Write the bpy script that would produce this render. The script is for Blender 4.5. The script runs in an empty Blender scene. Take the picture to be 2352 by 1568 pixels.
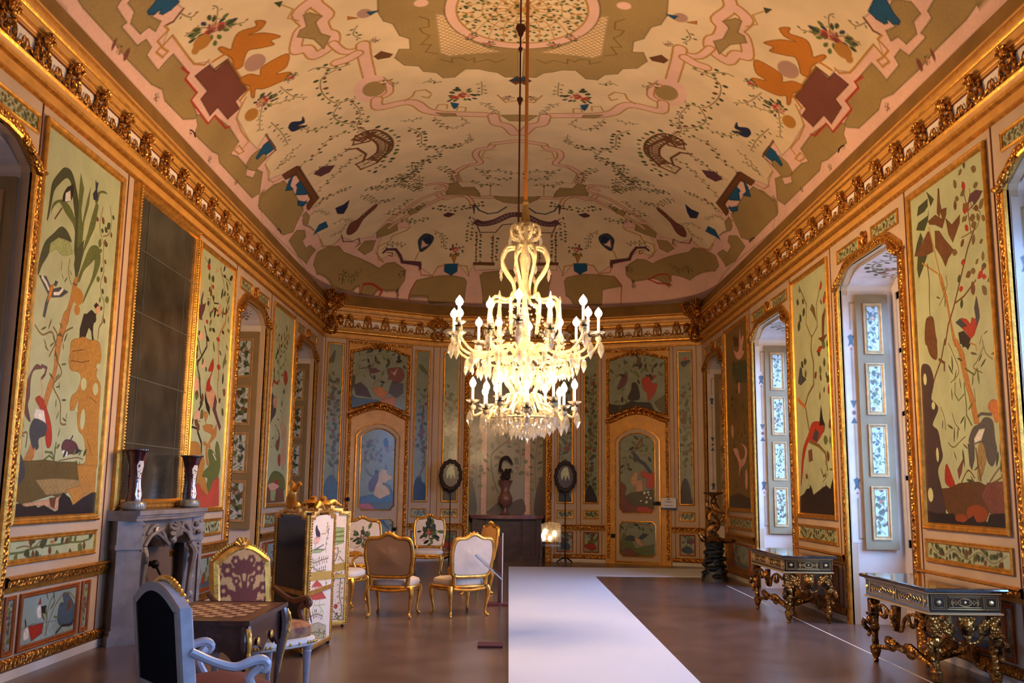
import bpy, math, random
import numpy as np
from mathutils import Matrix, Vector
sc = bpy.context.scene; C = sc.collection
sc.view_settings.view_transform = 'Standard'; sc.view_settings.look = 'None'
sc.view_settings.gamma = 1; sc.view_settings.use_curve_mapping = False
sc.view_settings.exposure = 0.0
sc.cycles.use_denoising = True
sc.cycles.max_bounces = 6; sc.cycles.diffuse_bounces = 3; sc.cycles.glossy_bounces = 3
sc.cycles.transparent_max_bounces = 10; sc.cycles.transmission_bounces = 3
sc.cycles.sample_clamp_indirect = 6; sc.cycles.caustics_reflective = False; sc.cycles.caustics_refractive = False
# camera
cd = bpy.data.cameras.new('camera'); cam = bpy.data.objects.new('camera', cd); C.objects.link(cam); sc.camera = cam
cd.sensor_width = 36; cd.lens = 33.31; cd.clip_end = 200
Fv = Vector((0.00166472, 0.98785056, 0.15539786)); Rv = Vector((0.99991986, -0.00359458, 0.0121387)); Uv = Vector((-0.01254981, -0.1553652, 0.98777738))
cam.matrix_world = Matrix(((Rv.x, Uv.x, -Fv.x, 0), (Rv.y, Uv.y, -Fv.y, 0), (Rv.z, Uv.z, -Fv.z, 1.6), (0, 0, 0, 1)))
# daylight outside the windows
W = bpy.data.worlds.new('daylight'); sc.world = W; W.use_nodes = True
bg = W.node_tree.nodes['Background']; bg.inputs[1].default_value = 1.0
_n = W.node_tree.nodes; _l = W.node_tree.links; _t = _n.new('ShaderNodeTexCoord'); _s = _n.new('ShaderNodeSeparateXYZ'); _r = _n.new('ShaderNodeValToRGB')
_l.new(_t.outputs['Generated'], _s.inputs[0]); _l.new(_s.outputs['Z'], _r.inputs[0]); _l.new(_r.outputs[0], bg.inputs[0])     # bright bluish sky over darker ground
_r.color_ramp.elements[0].position = 0.0; _r.color_ramp.elements[0].color = (1.8, 2.7, 4.4, 1); _r.color_ramp.elements[1].position = .06; _r.color_ramp.elements[1].color = (6.8, 13.0, 28, 1)
BULB = 430.0      # strength of each candle bulb
def portal(x, y, z, sx, sy, rot):
    l = bpy.data.lights.new('window_portal', 'AREA'); l.shape = 'RECTANGLE'; l.size = sx; l.size_y = sy; l.cycles.is_portal = True
    o = bpy.data.objects.new('window_portal', l); o.location = (x, y, z); o.rotation_euler = rot; C.objects.link(o)
XL, XR = -4.14, 4.34
WIN_R = [(-2.2, -.4), (2.0, 3.8), (6.2, 8.0), (10.3, 12.25), (14.6, 16.72), (19.15, 20.85)]
WIN_L = [(-2.4, -.6), (1.85, 3.65), (6.05, 7.86), (14.2, 15.88), (18.15, 19.95)]
for a, b in WIN_R[:5]: portal(XR+.97, (a+b)/2, 2.55, 3.3, b-a, (0, math.pi/2, 0))
for a, b in WIN_L[:2]: portal(XL-.97, (a+b)/2, 2.55, 3.3, b-a, (0, -math.pi/2, 0))

# ---------------------------------------------------------------- materials
def lin(c): return tuple(((x/255)/12.92 if x/255 <= .04045 else ((x/255+.055)/1.055)**2.4) for x in c)
MATS = {}
def mat(name, col, rough=.5, metal=0., noise=0., nscale=8., bump=0., bscale=40., attr=False, coat=0., spec=.5, kind='noise', dark=None, emit=None):
    if name in MATS: return MATS[name]
    m = bpy.data.materials.new(name); m.use_nodes = True; N = m.node_tree.nodes; L = m.node_tree.links
    b = N['Principled BSDF']; b.inputs['Roughness'].default_value = rough; b.inputs['Metallic'].default_value = metal
    b.inputs['Coat Weight'].default_value = coat; b.inputs['Coat Roughness'].default_value = .12; b.inputs['Specular IOR Level'].default_value = spec
    c = lin(col) + (1,); b.inputs['Base Color'].default_value = c
    tc = N.new('ShaderNodeTexCoord')
    if noise or attr or dark:
        nt = N.new('ShaderNodeTexNoise'); nt.inputs['Scale'].default_value = nscale; nt.inputs['Detail'].default_value = 4
        L.new(tc.outputs['Object'], nt.inputs['Vector'])
        mix = N.new('ShaderNodeMix'); mix.data_type = 'RGBA'; mix.blend_type = 'MULTIPLY' if not dark else 'MIX'
        cr = N.new('ShaderNodeMapRange'); cr.inputs['From Min'].default_value = .35; cr.inputs['From Max'].default_value = .65
        L.new(nt.outputs['Fac'], cr.inputs['Value'])
        if dark:
            L.new(cr.outputs[0], mix.inputs['Factor']); mix.inputs['A'].default_value = lin(dark)+(1,); mix.inputs['B'].default_value = c
        else:
            mix.inputs['Factor'].default_value = noise
            g = N.new('ShaderNodeCombineColor')
            for k in range(3): L.new(cr.outputs[0], g.inputs[k])
            L.new(g.outputs[0], mix.inputs['B'])
            if attr:
                a = N.new('ShaderNodeAttribute'); a.attribute_name = 'Col'; L.new(a.outputs['Color'], mix.inputs['A'])
            else: mix.inputs['A'].default_value = c
        L.new(mix.outputs['Result'], b.inputs['Base Color'])
    if bump:
        bt = N.new('ShaderNodeTexVoronoi' if kind == 'carved' else 'ShaderNodeTexNoise'); bt.inputs['Scale'].default_value = bscale
        L.new(tc.outputs['Object'], bt.inputs['Vector']); bp = N.new('ShaderNodeBump'); bp.inputs['Strength'].default_value = bump; bp.inputs['Distance'].default_value = .02
        L.new(bt.outputs[0], bp.inputs['Height']); L.new(bp.outputs[0], b.inputs['Normal'])
    if emit: b.inputs['Emission Color'].default_value = lin(emit[0])+(1,); b.inputs['Emission Strength'].default_value = emit[1]
    MATS[name] = m; return m
def glassy(name, tint, transp, diff, rough=.05):
    if name in MATS: return MATS[name]
    m = bpy.data.materials.new(name); m.use_nodes = True; N = m.node_tree.nodes; L = m.node_tree.links; N.clear()
    o = N.new('ShaderNodeOutputMaterial'); t = N.new('ShaderNodeBsdfTransparent'); g = N.new('ShaderNodeBsdfGlossy'); d = N.new('ShaderNodeBsdfDiffuse')
    t.inputs[0].default_value = (.97, .98, .97, 1); g.inputs['Roughness'].default_value = rough; g.inputs[0].default_value = lin(tint)+(1,); d.inputs[0].default_value = lin(tint)+(1,)
    m1 = N.new('ShaderNodeMixShader'); m2 = N.new('ShaderNodeMixShader'); m1.inputs[0].default_value = diff
    L.new(g.outputs[0], m1.inputs[1]); L.new(d.outputs[0], m1.inputs[2]); m2.inputs[0].default_value = transp
    L.new(m1.outputs[0], m2.inputs[1]); L.new(t.outputs[0], m2.inputs[2]); L.new(m2.outputs[0], o.inputs[0]); MATS[name] = m; return m
gold = mat('gilding', (238, 172, 74), .36, .8, noise=.35, nscale=14, bump=.15, bscale=60)
goldc = mat('carved_gilding', (230, 160, 66), .33, .8, bump=.9, bscale=28, kind='carved', dark=(120, 62, 18), nscale=30)
gpaint = mat('ochre_gilt_paint', (226, 162, 74), .4, .12, noise=.2, nscale=5, bump=.06, bscale=20)
cove = mat('dull_gold_paint', (146, 104, 40), .6, .0, noise=.3, nscale=2.5)
wallp = mat('beige_wall_paint', (204, 174, 142), .55, 0, noise=.12, nscale=3)
white = mat('ivory_paint', (226, 214, 200), .5, 0, noise=.1, nscale=4)
jambp = mat('pale_jamb_paint', (222, 206, 192), .6, 0, noise=.1, nscale=3)
friezew = mat('frieze_white', (240, 226, 208), .6)
redline = mat('red_brown_line', (128, 66, 34), .4, .2)
olivem = mat('olive_shutter_paint', (140, 116, 78), .5, 0, noise=.15, nscale=4)
paintm = mat('painted_art', (200, 200, 200), .32, 0, noise=.14, nscale=5, attr=True, coat=.15)
frescom = mat('painted_fresco', (200, 200, 200), .8, 0, noise=.13, nscale=1.6, attr=True, spec=.2)
clothart = mat('woven_art', (200, 200, 200), .75, 0, noise=.15, nscale=60, attr=True, spec=.2)
marble = mat('grey_marble', (150, 142, 142), .3, 0, noise=.35, nscale=6, coat=.2)
marbled = mat('dark_purple_marble', (76, 46, 50), .3, 0, noise=.6, nscale=5)
floorm = mat('terrazzo_floor', (112, 88, 78), .26, 0, noise=.35, nscale=2.2, bump=.02, bscale=90, spec=.6)
dark = mat('dark_iron', (34, 22, 18), .5, .4)
blackw = mat('black_lacquer', (20, 16, 20), .2, 0, coat=.6)
blackg = mat('black_glass', (12, 14, 22), .04, 0, coat=1., spec=.9)
darkcloth = mat('black_cloth', (8, 6, 7), .95, spec=.05)
wood = mat('dark_mahogany', (66, 30, 22), .25, 0, noise=.4, nscale=12, coat=.5)
woodl = mat('light_marquetry', (226, 178, 130), .4, 0, noise=.2, nscale=14, coat=.15)
woodm = mat('red_marquetry', (104, 50, 36), .4, 0, noise=.3, nscale=14, coat=.15)
greyw = mat('grey_blue_chair_paint', (186, 184, 192), .35, 0, noise=.2, nscale=15, coat=.3)
greyt = mat('taupe_back_frame', (118, 96, 84), .5, 0, noise=.2, nscale=15)
linen = mat('tan_linen', (176, 134, 98), .85, 0, noise=.12, nscale=90)
linenw = mat('cream_linen', (226, 206, 186), .8, 0, noise=.08, nscale=12)
silk = mat('yellow_silk', (190, 140, 48), .4, 0, noise=.3, nscale=10)
mirrorm = mat('old_mirror_glass', (140, 140, 128), .16, .85, noise=.5, nscale=2.5)
crystal = glassy('crystal', (255, 250, 240), .5, .16, .06)
crystalg = mat('beaded_glass_arm', (206, 188, 150), .2, .4, bump=.5, bscale=120, kind='carved')
acrylic = glassy('clear_acrylic', (225, 232, 245), .86, .05, .03)
pane = glassy('window_glass', (255, 255, 255), .93, .02, .01)
candle = mat('candle_wax', (250, 240, 215), .5, emit=((255, 220, 150), .35))
bulbm = mat('lit_bulb', (255, 240, 210), .4, emit=((255, 209, 152), BULB))
carpetm = mat('white_carpet', (226, 229, 238), .9, 0, noise=.05, nscale=80)
felt = mat('wine_felt', (90, 40, 40), .9)

# ---------------------------------------------------------------- mesh helpers
def frames(path, closed=False):
    P = [Vector(p) for p in path]; n = len(P); T = []
    for i in range(n):
        a = P[(i-1) % n] if (closed or i > 0) else P[i]; b = P[(i+1) % n] if (closed or i < n-1) else P[i]
        t = b-a; T.append(t.normalized() if t.length > 1e-9 else Vector((0, 0, 1)))
    ref = Vector((0, 0, 1)) if abs(T[0].z) < .9 else Vector((1, 0, 0)); u = T[0].cross(ref).normalized(); out = []
    for i in range(n):
        u = (u - T[i]*u.dot(T[i])); u = u.normalized() if u.length > 1e-6 else T[i].orthogonal().normalized()
        out.append((P[i], T[i], u, T[i].cross(u)))
    return out
def smooth(pts, k=4, closed=False):
    P = [np.array(p, float) for p in pts]; n = len(P); out = []
    if n < 3: return [tuple(p) for p in P]
    for i in range(n if closed else n-1):
        if closed: a, b, c, d = P[i-1], P[i], P[(i+1) % n], P[(i+2) % n]
        else: a, b, c, d = P[max(i-1, 0)], P[i], P[i+1], P[min(i+2, n-1)]
        for j in range(k):
            t = j/k; out.append(tuple(.5*((2*b)+(c-a)*t+(2*a-5*b+4*c-d)*t*t+(3*b-a-3*c+d)*t**3)))
    if not closed: out.append(tuple(P[-1]))
    return out
class MB:
    def __init__(s): s.v = []; s.f = []; s.m = []; s.M = Matrix()
    def add(s, vs, fs, mi=0):
        o = len(s.v); M = s.M
        s.v += [tuple(M @ Vector(v)) for v in vs]; s.f += [tuple(i+o for i in f) for f in fs]; s.m += [mi]*len(fs); return s
    def box(s, a, b, mi=0):
        x0, y0, z0 = a; x1, y1, z1 = b
        return s.add([(x0, y0, z0), (x1, y0, z0), (x1, y1, z0), (x0, y1, z0), (x0, y0, z1), (x1, y0, z1), (x1, y1, z1), (x0, y1, z1)],
                     [(0, 3, 2, 1), (4, 5, 6, 7), (0, 1, 5, 4), (1, 2, 6, 5), (2, 3, 7, 6), (3, 0, 4, 7)], mi)
    def tube(s, path, r, n=8, mi=0, closed=False, flat=1., k=0):
        if k:
            if not np.isscalar(r):
                rr = list(r); m = len(path); path = smooth(path, k, closed); q = np.linspace(0, m-1, len(path)); r = list(np.interp(q, range(m), rr))
            else: path = smooth(path, k, closed)
        F = frames(path, closed); vs = []; fs = []; N = len(F)
        for i, (p, t, u, w) in enumerate(F):
            R = r if np.isscalar(r) else r[i]
            for j in range(n):
                a = 2*math.pi*j/n; vs.append(p+u*(R*math.cos(a))+w*(R*flat*math.sin(a)))
        for i in range(N if closed else N-1):
            for j in range(n):
                a = i*n+j; b = i*n+(j+1) % n; c = ((i+1) % N)*n+(j+1) % n; d = ((i+1) % N)*n+j; fs.append((a, b, c, d))
        if not closed: fs += [tuple(reversed(range(n))), tuple(range((N-1)*n, N*n))]
        return s.add(vs, fs, mi)
    def lathe(s, prof, c=(0, 0, 0), n=16, mi=0, scal=0, amp=0.):
        vs = []; fs = []; cx, cy, cz = c
        for r, z in prof:
            for j in range(n):
                a = 2*math.pi*j/n; rr = r*(1+(amp*math.cos(scal*a) if scal else 0)); vs.append((cx+rr*math.cos(a), cy+rr*math.sin(a), cz+z))
        for i in range(len(prof)-1):
            for j in range(n): fs.append((i*n+j, i*n+(j+1) % n, (i+1)*n+(j+1) % n, (i+1)*n+j))
        fs += [tuple(reversed(range(n))), tuple(range((len(prof)-1)*n, len(prof)*n))]
        return s.add(vs, fs, mi)
    def ball(s, c, r, n=8, m=6, mi=0):
        r = (r, r, r) if np.isscalar(r) else r
        vs = [(c[0], c[1], c[2]-r[2])]; fs = []
        for i in range(1, m):
            a = -math.pi/2+math.pi*i/m
            for j in range(n):
                b = 2*math.pi*j/n; vs.append((c[0]+r[0]*math.cos(a)*math.cos(b), c[1]+r[1]*math.cos(a)*math.sin(b), c[2]+r[2]*math.sin(a)))
        vs.append((c[0], c[1], c[2]+r[2])); L = len(vs)-1
        for j in range(n):
            fs.append((0, 1+(j+1) % n, 1+j)); fs.append((L, L-n+j, L-n+(j+1) % n))
            for i in range(m-2): fs.append((1+i*n+j, 1+i*n+(j+1) % n, 1+(i+1)*n+(j+1) % n, 1+(i+1)*n+j))
        return s.add(vs, fs, mi)
    def prism(s, poly, f0, f1, mi=0):      # poly 2-D, f0/f1 map a 2-D point to the two faces
        n = len(poly); vs = [f0(*p) for p in poly]+[f1(*p) for p in poly]
        fs = [tuple(range(n)), tuple(reversed(range(n, 2*n)))]+[(i, i+n, (i+1) % n+n, (i+1) % n) for i in range(n)]
        return s.add(vs, fs, mi)
    def sweep(s, path, prof, fmap, closed=False, mi=0):   # path 2-D with mitres; prof [(offset left, height, mat?)]
        n = len(path); pts = []
        for i in range(n):
            p = np.array(path[i], float)
            a = np.array(path[i-1], float) if (closed or i > 0) else None; b = np.array(path[(i+1) % n], float) if (closed or i < n-1) else None
            d1 = (p-a)/np.linalg.norm(p-a) if a is not None else None; d2 = (b-p)/np.linalg.norm(b-p) if b is not None else None
            if d1 is None: d1 = d2
            if d2 is None: d2 = d1
            n1 = np.array([-d1[1], d1[0]]); n2 = np.array([-d2[1], d2[0]]); m = n1+n2; m = m/max(1e-6, np.dot(m, n1)); pts.append((p, m))
        k = len(prof); vs = []; fs = []; mm = []
        for p, m in pts:
            for q in prof: w = p+m*q[0]; vs.append(fmap(w[0], w[1], q[1]))
        o = len(s.f)
        for i in range(n if closed else n-1):
            for j in range(k-1):
                a = i*k+j; b = ((i+1) % n)*k+j; fs.append((a, b, b+1, a+1)); mm.append(prof[j][2] if len(prof[j]) > 2 else mi)
        s.add(vs, fs, mi); s.m[o:] = mm
        return s
    def build(s, name, mats, parent=None, sm=True, **k):
        me = bpy.data.meshes.new(name); me.from_pydata(s.v, [], s.f)
        for m in (mats if isinstance(mats, (list, tuple)) else [mats]): me.materials.append(m)
        if any(s.m): me.polygons.foreach_set('material_index', s.m)
        if sm:
            me.polygons.foreach_set('use_smooth', [True]*len(s.f)); me.set_sharp_from_angle(angle=math.radians(38))
        me.update(); o = bpy.data.objects.new(name, me); C.objects.link(o)
        if parent: o.parent = parent
        return tag(o, **k)
def tag(o, label=None, category=None, group=None, kind=None):
    for n, v in (('label', label), ('category', category), ('group', group), ('kind', kind)):
        if v: o[n] = v
    return o
def empty(name, loc=(0, 0, 0), rz=0., **k):
    o = bpy.data.objects.new(name, None); o.location = loc; o.rotation_euler = (0, 0, rz); o.empty_display_size = .2; C.objects.link(o); return tag(o, **k)
def copy_tree(o, parent=None, **k):
    c = o.copy(); C.objects.link(c); c.parent = parent
    for ch in [x for x in list(C.objects) if x.parent == o]: copy_tree(ch, c)
    return tag(c, **k)
class Pl:     # a vertical wall plane: s along, z up, d out into the room
    def __init__(s, O, A, flip=False):
        d = np.array(A, float)-np.array(O, float); s.L = float(np.linalg.norm(d)); s.O = np.array(O, float); s.D = d/s.L
        s.N = np.array([s.D[1], -s.D[0]])*(-1 if flip else 1)
    def __call__(s, a, z, d=0.): p = s.O+s.D*a+s.N*d; return (float(p[0]), float(p[1]), float(z))
PLL = Pl((XL, 0), (XL, 1)); PLR = Pl((XR, 0), (XR, 1), True)
AL, BL, BR, AR = (-4.14, 20.75), (-1.75, 22.1), (1.62, 22.33), (4.34, 21.25)
PDL = Pl(AL, BL); PCL = Pl(BL, BR); PDR = Pl(BR, AR)

# ---------------------------------------------------------------- painting on grids
PAL = {k: np.array(lin(v)) for k, v in dict(cream=(232, 206, 162), pink=(236, 190, 166), olive=(164, 136, 84), blue=(34, 86, 118), brown=(112, 70, 40), maroon=(124, 72, 58),
    red=(176, 50, 36), ochre=(184, 132, 58), dochre=(122, 96, 52), orange=(196, 122, 42), shell=(182, 142, 122), gourd=(184, 128, 54), navy=(40, 48, 78), plum=(96, 58, 66), slate=(56, 66, 78),
    green=(98, 110, 56), dgreen=(66, 74, 46), lgreen=(166, 176, 112), trunk=(186, 126, 62), white=(236, 228, 210), black=(34, 28, 30), face=(210, 160, 120), panel=(196, 202, 152),
    olivd=(100, 84, 42), blush=(236, 172, 146), coral=(196, 78, 60), plumd=(70, 54, 54), lpan=(206, 206, 150), orangl=(206, 120, 56), greyb=(88, 84, 84), brownd=(96, 62, 34), orangd=(150, 70, 30),
    slate2=(150, 170, 160), slated=(72, 98, 118), olived=(92, 88, 60), ochrel=(222, 178, 100), dgrey=(90, 84, 80), dpurp=(60, 40, 58), gold=(190, 150, 70), tan=(186, 166, 130),
    pgreen=(186, 192, 146), fgreen=(138, 146, 120), cstone=(150, 144, 128), paleb=(190, 202, 202), silkw=(236, 214, 190), yel=(226, 166, 100), oxb=(122, 60, 46), lav=(214, 204, 206)).items()}
LEAF = {'ivy': (.5, ['green', 'dgreen', 'dgreen', 'brown']), 'leaf': (.3, ['green', 'dgreen', 'slate']), 'bam': (.13, ['dgreen', 'green', 'olivd']), 'berry': (.42, ['dochre', 'brown', 'dgreen', 'red', 'dochre']),
        'big': (.28, ['dgreen', 'black', 'green']), 'fern': (.2, ['dgreen', 'black']), 'tree': (.5, ['green', 'dgrey', 'lgreen', 'plum']), 'white': (.8, ['white']), 'ochre': (.4, ['ochre', 'olive', 'lgreen'])}
class Canvas:
    def __init__(s, x0, x1, y0, y1, res, base):
        s.x0, s.y0, s.res = x0, y0, res; s.nx = int(round((x1-x0)/res))+1; s.ny = int(round((y1-y0)/res))+1
        s.dx = (x1-x0)/(s.nx-1); s.dy = (y1-y0)/(s.ny-1); s.a = np.empty((s.ny, s.nx, 3), np.float32); s.a[:] = PAL[base] if isinstance(base, str) else base
        s.X = x0+s.dx*np.arange(s.nx); s.Y = y0+s.dy*np.arange(s.ny); s.rnd = random.Random(7); s.amp = .15; s.ls = 1.75
    def reg(s, x0, x1, y0, y1):
        i0 = max(0, int((x0-s.x0)/s.dx)-1); i1 = min(s.nx, int((x1-s.x0)/s.dx)+3); j0 = max(0, int((y0-s.y0)/s.dy)-1); j1 = min(s.ny, int((y1-s.y0)/s.dy)+3)
        return (i0, i1, j0, j1) if i1 > i0 and j1 > j0 else None
    def mix(s, r, al, c):
        i0, i1, j0, j1 = r; t = s.a[j0:j1, i0:i1]; al = np.clip(al, 0, 1)[..., None].astype(np.float32); t[:] = t*(1-al)+np.asarray(PAL[c] if isinstance(c, str) else c, np.float32)*al
    def poly(s, pts, c, sm=False, tex=1.):
        if sm: pts = smooth(pts, 4, True)
        xs = [p[0] for p in pts]; ys = [p[1] for p in pts]; r = s.reg(min(xs), max(xs), min(ys), max(ys))
        if not r: return
        i0, i1, j0, j1 = r; X, Y = np.meshgrid(s.X[i0:i1], s.Y[j0:j1]); ins = np.zeros(X.shape, bool); n = len(pts)
        for k in range(n):
            xa, ya = pts[k]; xb, yb = pts[(k+1) % n]
            if ya == yb: continue
            cnd = (ya > Y) != (yb > Y); ins ^= cnd & (X < (xb-xa)*(Y-ya)/(yb-ya)+xa)
        b = PAL[c] if isinstance(c, str) else np.asarray(c, float)
        if isinstance(c, str) and tex:
            q = 1.; f = np.sin(q*37*X+5*np.sin(q*23*Y+X*q*7))*np.sin(q*29*Y+4*np.sin(q*31*X))+.5*np.sin(q*90*X+3*np.sin(q*70*Y)); t = s.a[j0:j1, i0:i1]
            t[ins] = (b*(1+tex*s.amp*f[..., None]))[ins]; P = list(pts)+[pts[0]]; s.line(P, s.res*1.3, tuple(np.array(b)*.55))
        else: s.mix(r, ins.astype(float), b)
    def line(s, pts, w, c, sm=False):
        if sm: pts = smooth(pts, 4)
        h = max(w/2, s.res*.55)
        for (xa, ya), (xb, yb) in zip(pts[:-1], pts[1:]):
            r = s.reg(min(xa, xb)-h-1e-3, max(xa, xb)+h+1e-3, min(ya, yb)-h, max(ya, yb)+h)
            if not r: continue
            i0, i1, j0, j1 = r; X, Y = np.meshgrid(s.X[i0:i1], s.Y[j0:j1]); L2 = (xb-xa)**2+(yb-ya)**2+1e-9
            t = np.clip(((X-xa)*(xb-xa)+(Y-ya)*(yb-ya))/L2, 0, 1); d = np.hypot(X-xa-t*(xb-xa), Y-ya-t*(yb-ya)); s.mix(r, (h-d)/s.res+.5, c)
    def ell(s, x, y, rx, ry, c):
        r = s.reg(x-rx, x+rx, y-ry, y+ry)
        if not r: return
        i0, i1, j0, j1 = r; X, Y = np.meshgrid(s.X[i0:i1], s.Y[j0:j1]); q = np.sqrt(((X-x)/rx)**2+((Y-y)/ry)**2); s.mix(r, (1-q)*min(rx, ry)/s.res+.5, c)
    def leaf(s, x, y, a, L, k, c):
        r = s.reg(x-L, x+L, y-L, y+L)
        if not r: return
        i0, i1, j0, j1 = r; X, Y = np.meshgrid(s.X[i0:i1]-x, s.Y[j0:j1]-y); u = X*math.cos(a)+Y*math.sin(a); v = -X*math.sin(a)+Y*math.cos(a); t = np.clip(u/L, 0, 1)
        w = k*L*4*t*(1-t)**.8*.62; s.mix(r, np.where((u > 0) & (u < L), (w-abs(v))/s.res+.5, 0), c)
    def vine(s, pts, kind, size, step, stem):
        k, cols = LEAF[kind]; R = s.rnd; size *= s.ls; step *= 1.15; stem *= 1.2; pts = smooth(pts, 5)
        if stem: s.line(pts, stem, 'dochre')
        acc = 0; side = 1
        for (xa, ya), (xb, yb) in zip(pts[:-1], pts[1:]):
            l = math.hypot(xb-xa, yb-ya); a = math.atan2(yb-ya, xb-xa); t = step-acc
            while t < l:
                f = t/l; x = xa+(xb-xa)*f; y = ya+(yb-ya)*f; aa = a+side*R.uniform(.6, 1.4); side = -side; L = size*R.uniform(.7, 1.2)
                x += math.cos(aa)*size*.35; y += math.sin(aa)*size*.35; s.leaf(x, y, aa, L, k, R.choice(cols)); t += step*R.uniform(.7, 1.2)
            acc = (acc+l) % step
    def flower(s, x, y, r):
        R = s.rnd
        for _ in range(26):
            a = R.uniform(0, 6.28); q = r*R.uniform(.3, .9); s.leaf(x+q*math.cos(a), y+q*math.sin(a), a, r*.45, .35, R.choice(['green', 'dgreen', 'slate', 'dgreen']))
        for _ in range(11):
            a = R.uniform(0, 6.28); q = r*R.uniform(0, .55); c = R.choice(['red', 'coral', 'shell', 'face', 'maroon', 'blush', 'orange']); rr = r*R.uniform(.12, .24)
            s.ell(x+q*math.cos(a), y+q*math.sin(a), rr, rr, c); s.ell(x+q*math.cos(a), y+q*math.sin(a), rr*.35, rr*.35, 'maroon')
    def run(s, txt, ox=0., oy=0.):
        for ln in txt.strip().split('\n'):
            h, c = ln.split('|'); h = h.split(' '); k = h[0]; col = h[1]; ar = [float(x) for x in h[(1 if k == 'S' else 2):]]; P = [(float(a)/100-ox, float(b)/100-oy) for a, b in (q.split(',') for q in c.split(' '))]
            if k == 'P': s.poly(P, col)
            elif k == 'p': s.poly(P, col, True)
            elif k in 'Ll': s.line(P, ar[0]/100, col, len(P) > 2 and k == 'l')
            elif k == 'S': Q = smooth(P, 4); s.line(Q, ar[0]/100+.055, 'ochre'); s.line(Q, ar[0]/100, 'pink')
            elif k == 'V': s.vine(P, col, ar[0]/100, ar[1]/100*1.15, ar[2]/100)
            elif k == 'E': s.ell(P[0][0], P[0][1], max(math.dist(P[0], P[1]), .015), max(math.dist(P[0], P[2]), .015), col)
            elif k == 'F': s.flower(P[0][0], P[0][1], ar[0]/100)
            elif k == 'H':
                Q = smooth(P, 5); w = ar[0]/100; S = [[], [], []]
                for i in range(len(Q)):
                    a = Q[max(i-1, 0)]; b = Q[min(i+1, len(Q)-1)]; l = math.dist(a, b)+1e-6; nx, ny = -(b[1]-a[1])/l, (b[0]-a[0])/l
                    for j, g in enumerate((-.5, 0, .5)): S[j].append((Q[i][0]+nx*w*g, Q[i][1]+ny*w*g))
                s.line(S[0], .05, col); s.line(S[2], .05, col); s.line(S[1], .02, col)
                for i in range(len(Q)):
                    s.line([S[0][i], S[2][i]], .03, col)
                    if i: s.line([S[0][i-1], S[2][i]], .015, col); s.line([S[2][i-1], S[0][i]], .015, col)
            elif k == 'N':
                xs = [p[0] for p in P]; ys = [p[1] for p in P]; g = ar[0]/100; x = min(xs)
                D = np.copy(s.a)
                while x < max(xs)+3:
                    s.line([(x, min(ys)), (x-(max(ys)-min(ys)), max(ys))], .012, col); s.line([(x-2, min(ys)), (x-2+(max(ys)-min(ys)), max(ys))], .012, col); x += g
                m = Canvas(s.x0, s.x0+s.dx*(s.nx-1), s.y0, s.y0+s.dy*(s.ny-1), s.res, 'black'); m.poly(P, np.array([1., 1, 1])); s.a[:] = np.where(m.a > .5, s.a, D)
    def mesh(s, name, fmap, material, parent=None, mask=None, **k):
        X, Y = np.meshgrid(s.X, s.Y); V = fmap(X, Y).reshape(-1, 3).astype(np.float32); idx = np.arange(s.nx*s.ny).reshape(s.ny, s.nx)
        F = np.stack([idx[:-1, :-1], idx[:-1, 1:], idx[1:, 1:], idx[1:, :-1]], -1)
        if mask is not None:
            m = Canvas(s.x0, s.x0+s.dx*(s.nx-1), s.y0, s.y0+s.dy*(s.ny-1), s.res, 'black'); m.a[:] = 0; m.poly(mask, np.array([1., 1, 1])); F = F[m.a[:-1, :-1, 0] > .5]
        F = F.reshape(-1, 4); me = bpy.data.meshes.new(name); n = len(F)
        me.vertices.add(len(V)); me.vertices.foreach_set('co', V.ravel()); me.loops.add(n*4); me.polygons.add(n)
        me.polygons.foreach_set('loop_start', np.arange(0, n*4, 4)); me.loops.foreach_set('vertex_index', F.ravel().astype(np.int32))
        me.polygons.foreach_set('use_smooth', np.ones(n, bool)); me.update(calc_edges=True)
        ca = me.color_attributes.new('Col', 'FLOAT_COLOR', 'POINT'); ca.data.foreach_set('color', np.concatenate([s.a.reshape(-1, 3), np.ones((s.nx*s.ny, 1), np.float32)], 1).ravel())
        me.materials.append(material); o = bpy.data.objects.new(name, me); C.objects.link(o)
        if parent: o.parent = parent
        return tag(o, **k)
def onplane(pl, d):
    def f(X, Y):
        x = pl.O[0]+pl.D[0]*X+pl.N[0]*d; y = pl.O[1]+pl.D[1]*X+pl.N[1]*d; return np.stack([x, y, Y], -1)
    return f

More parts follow.
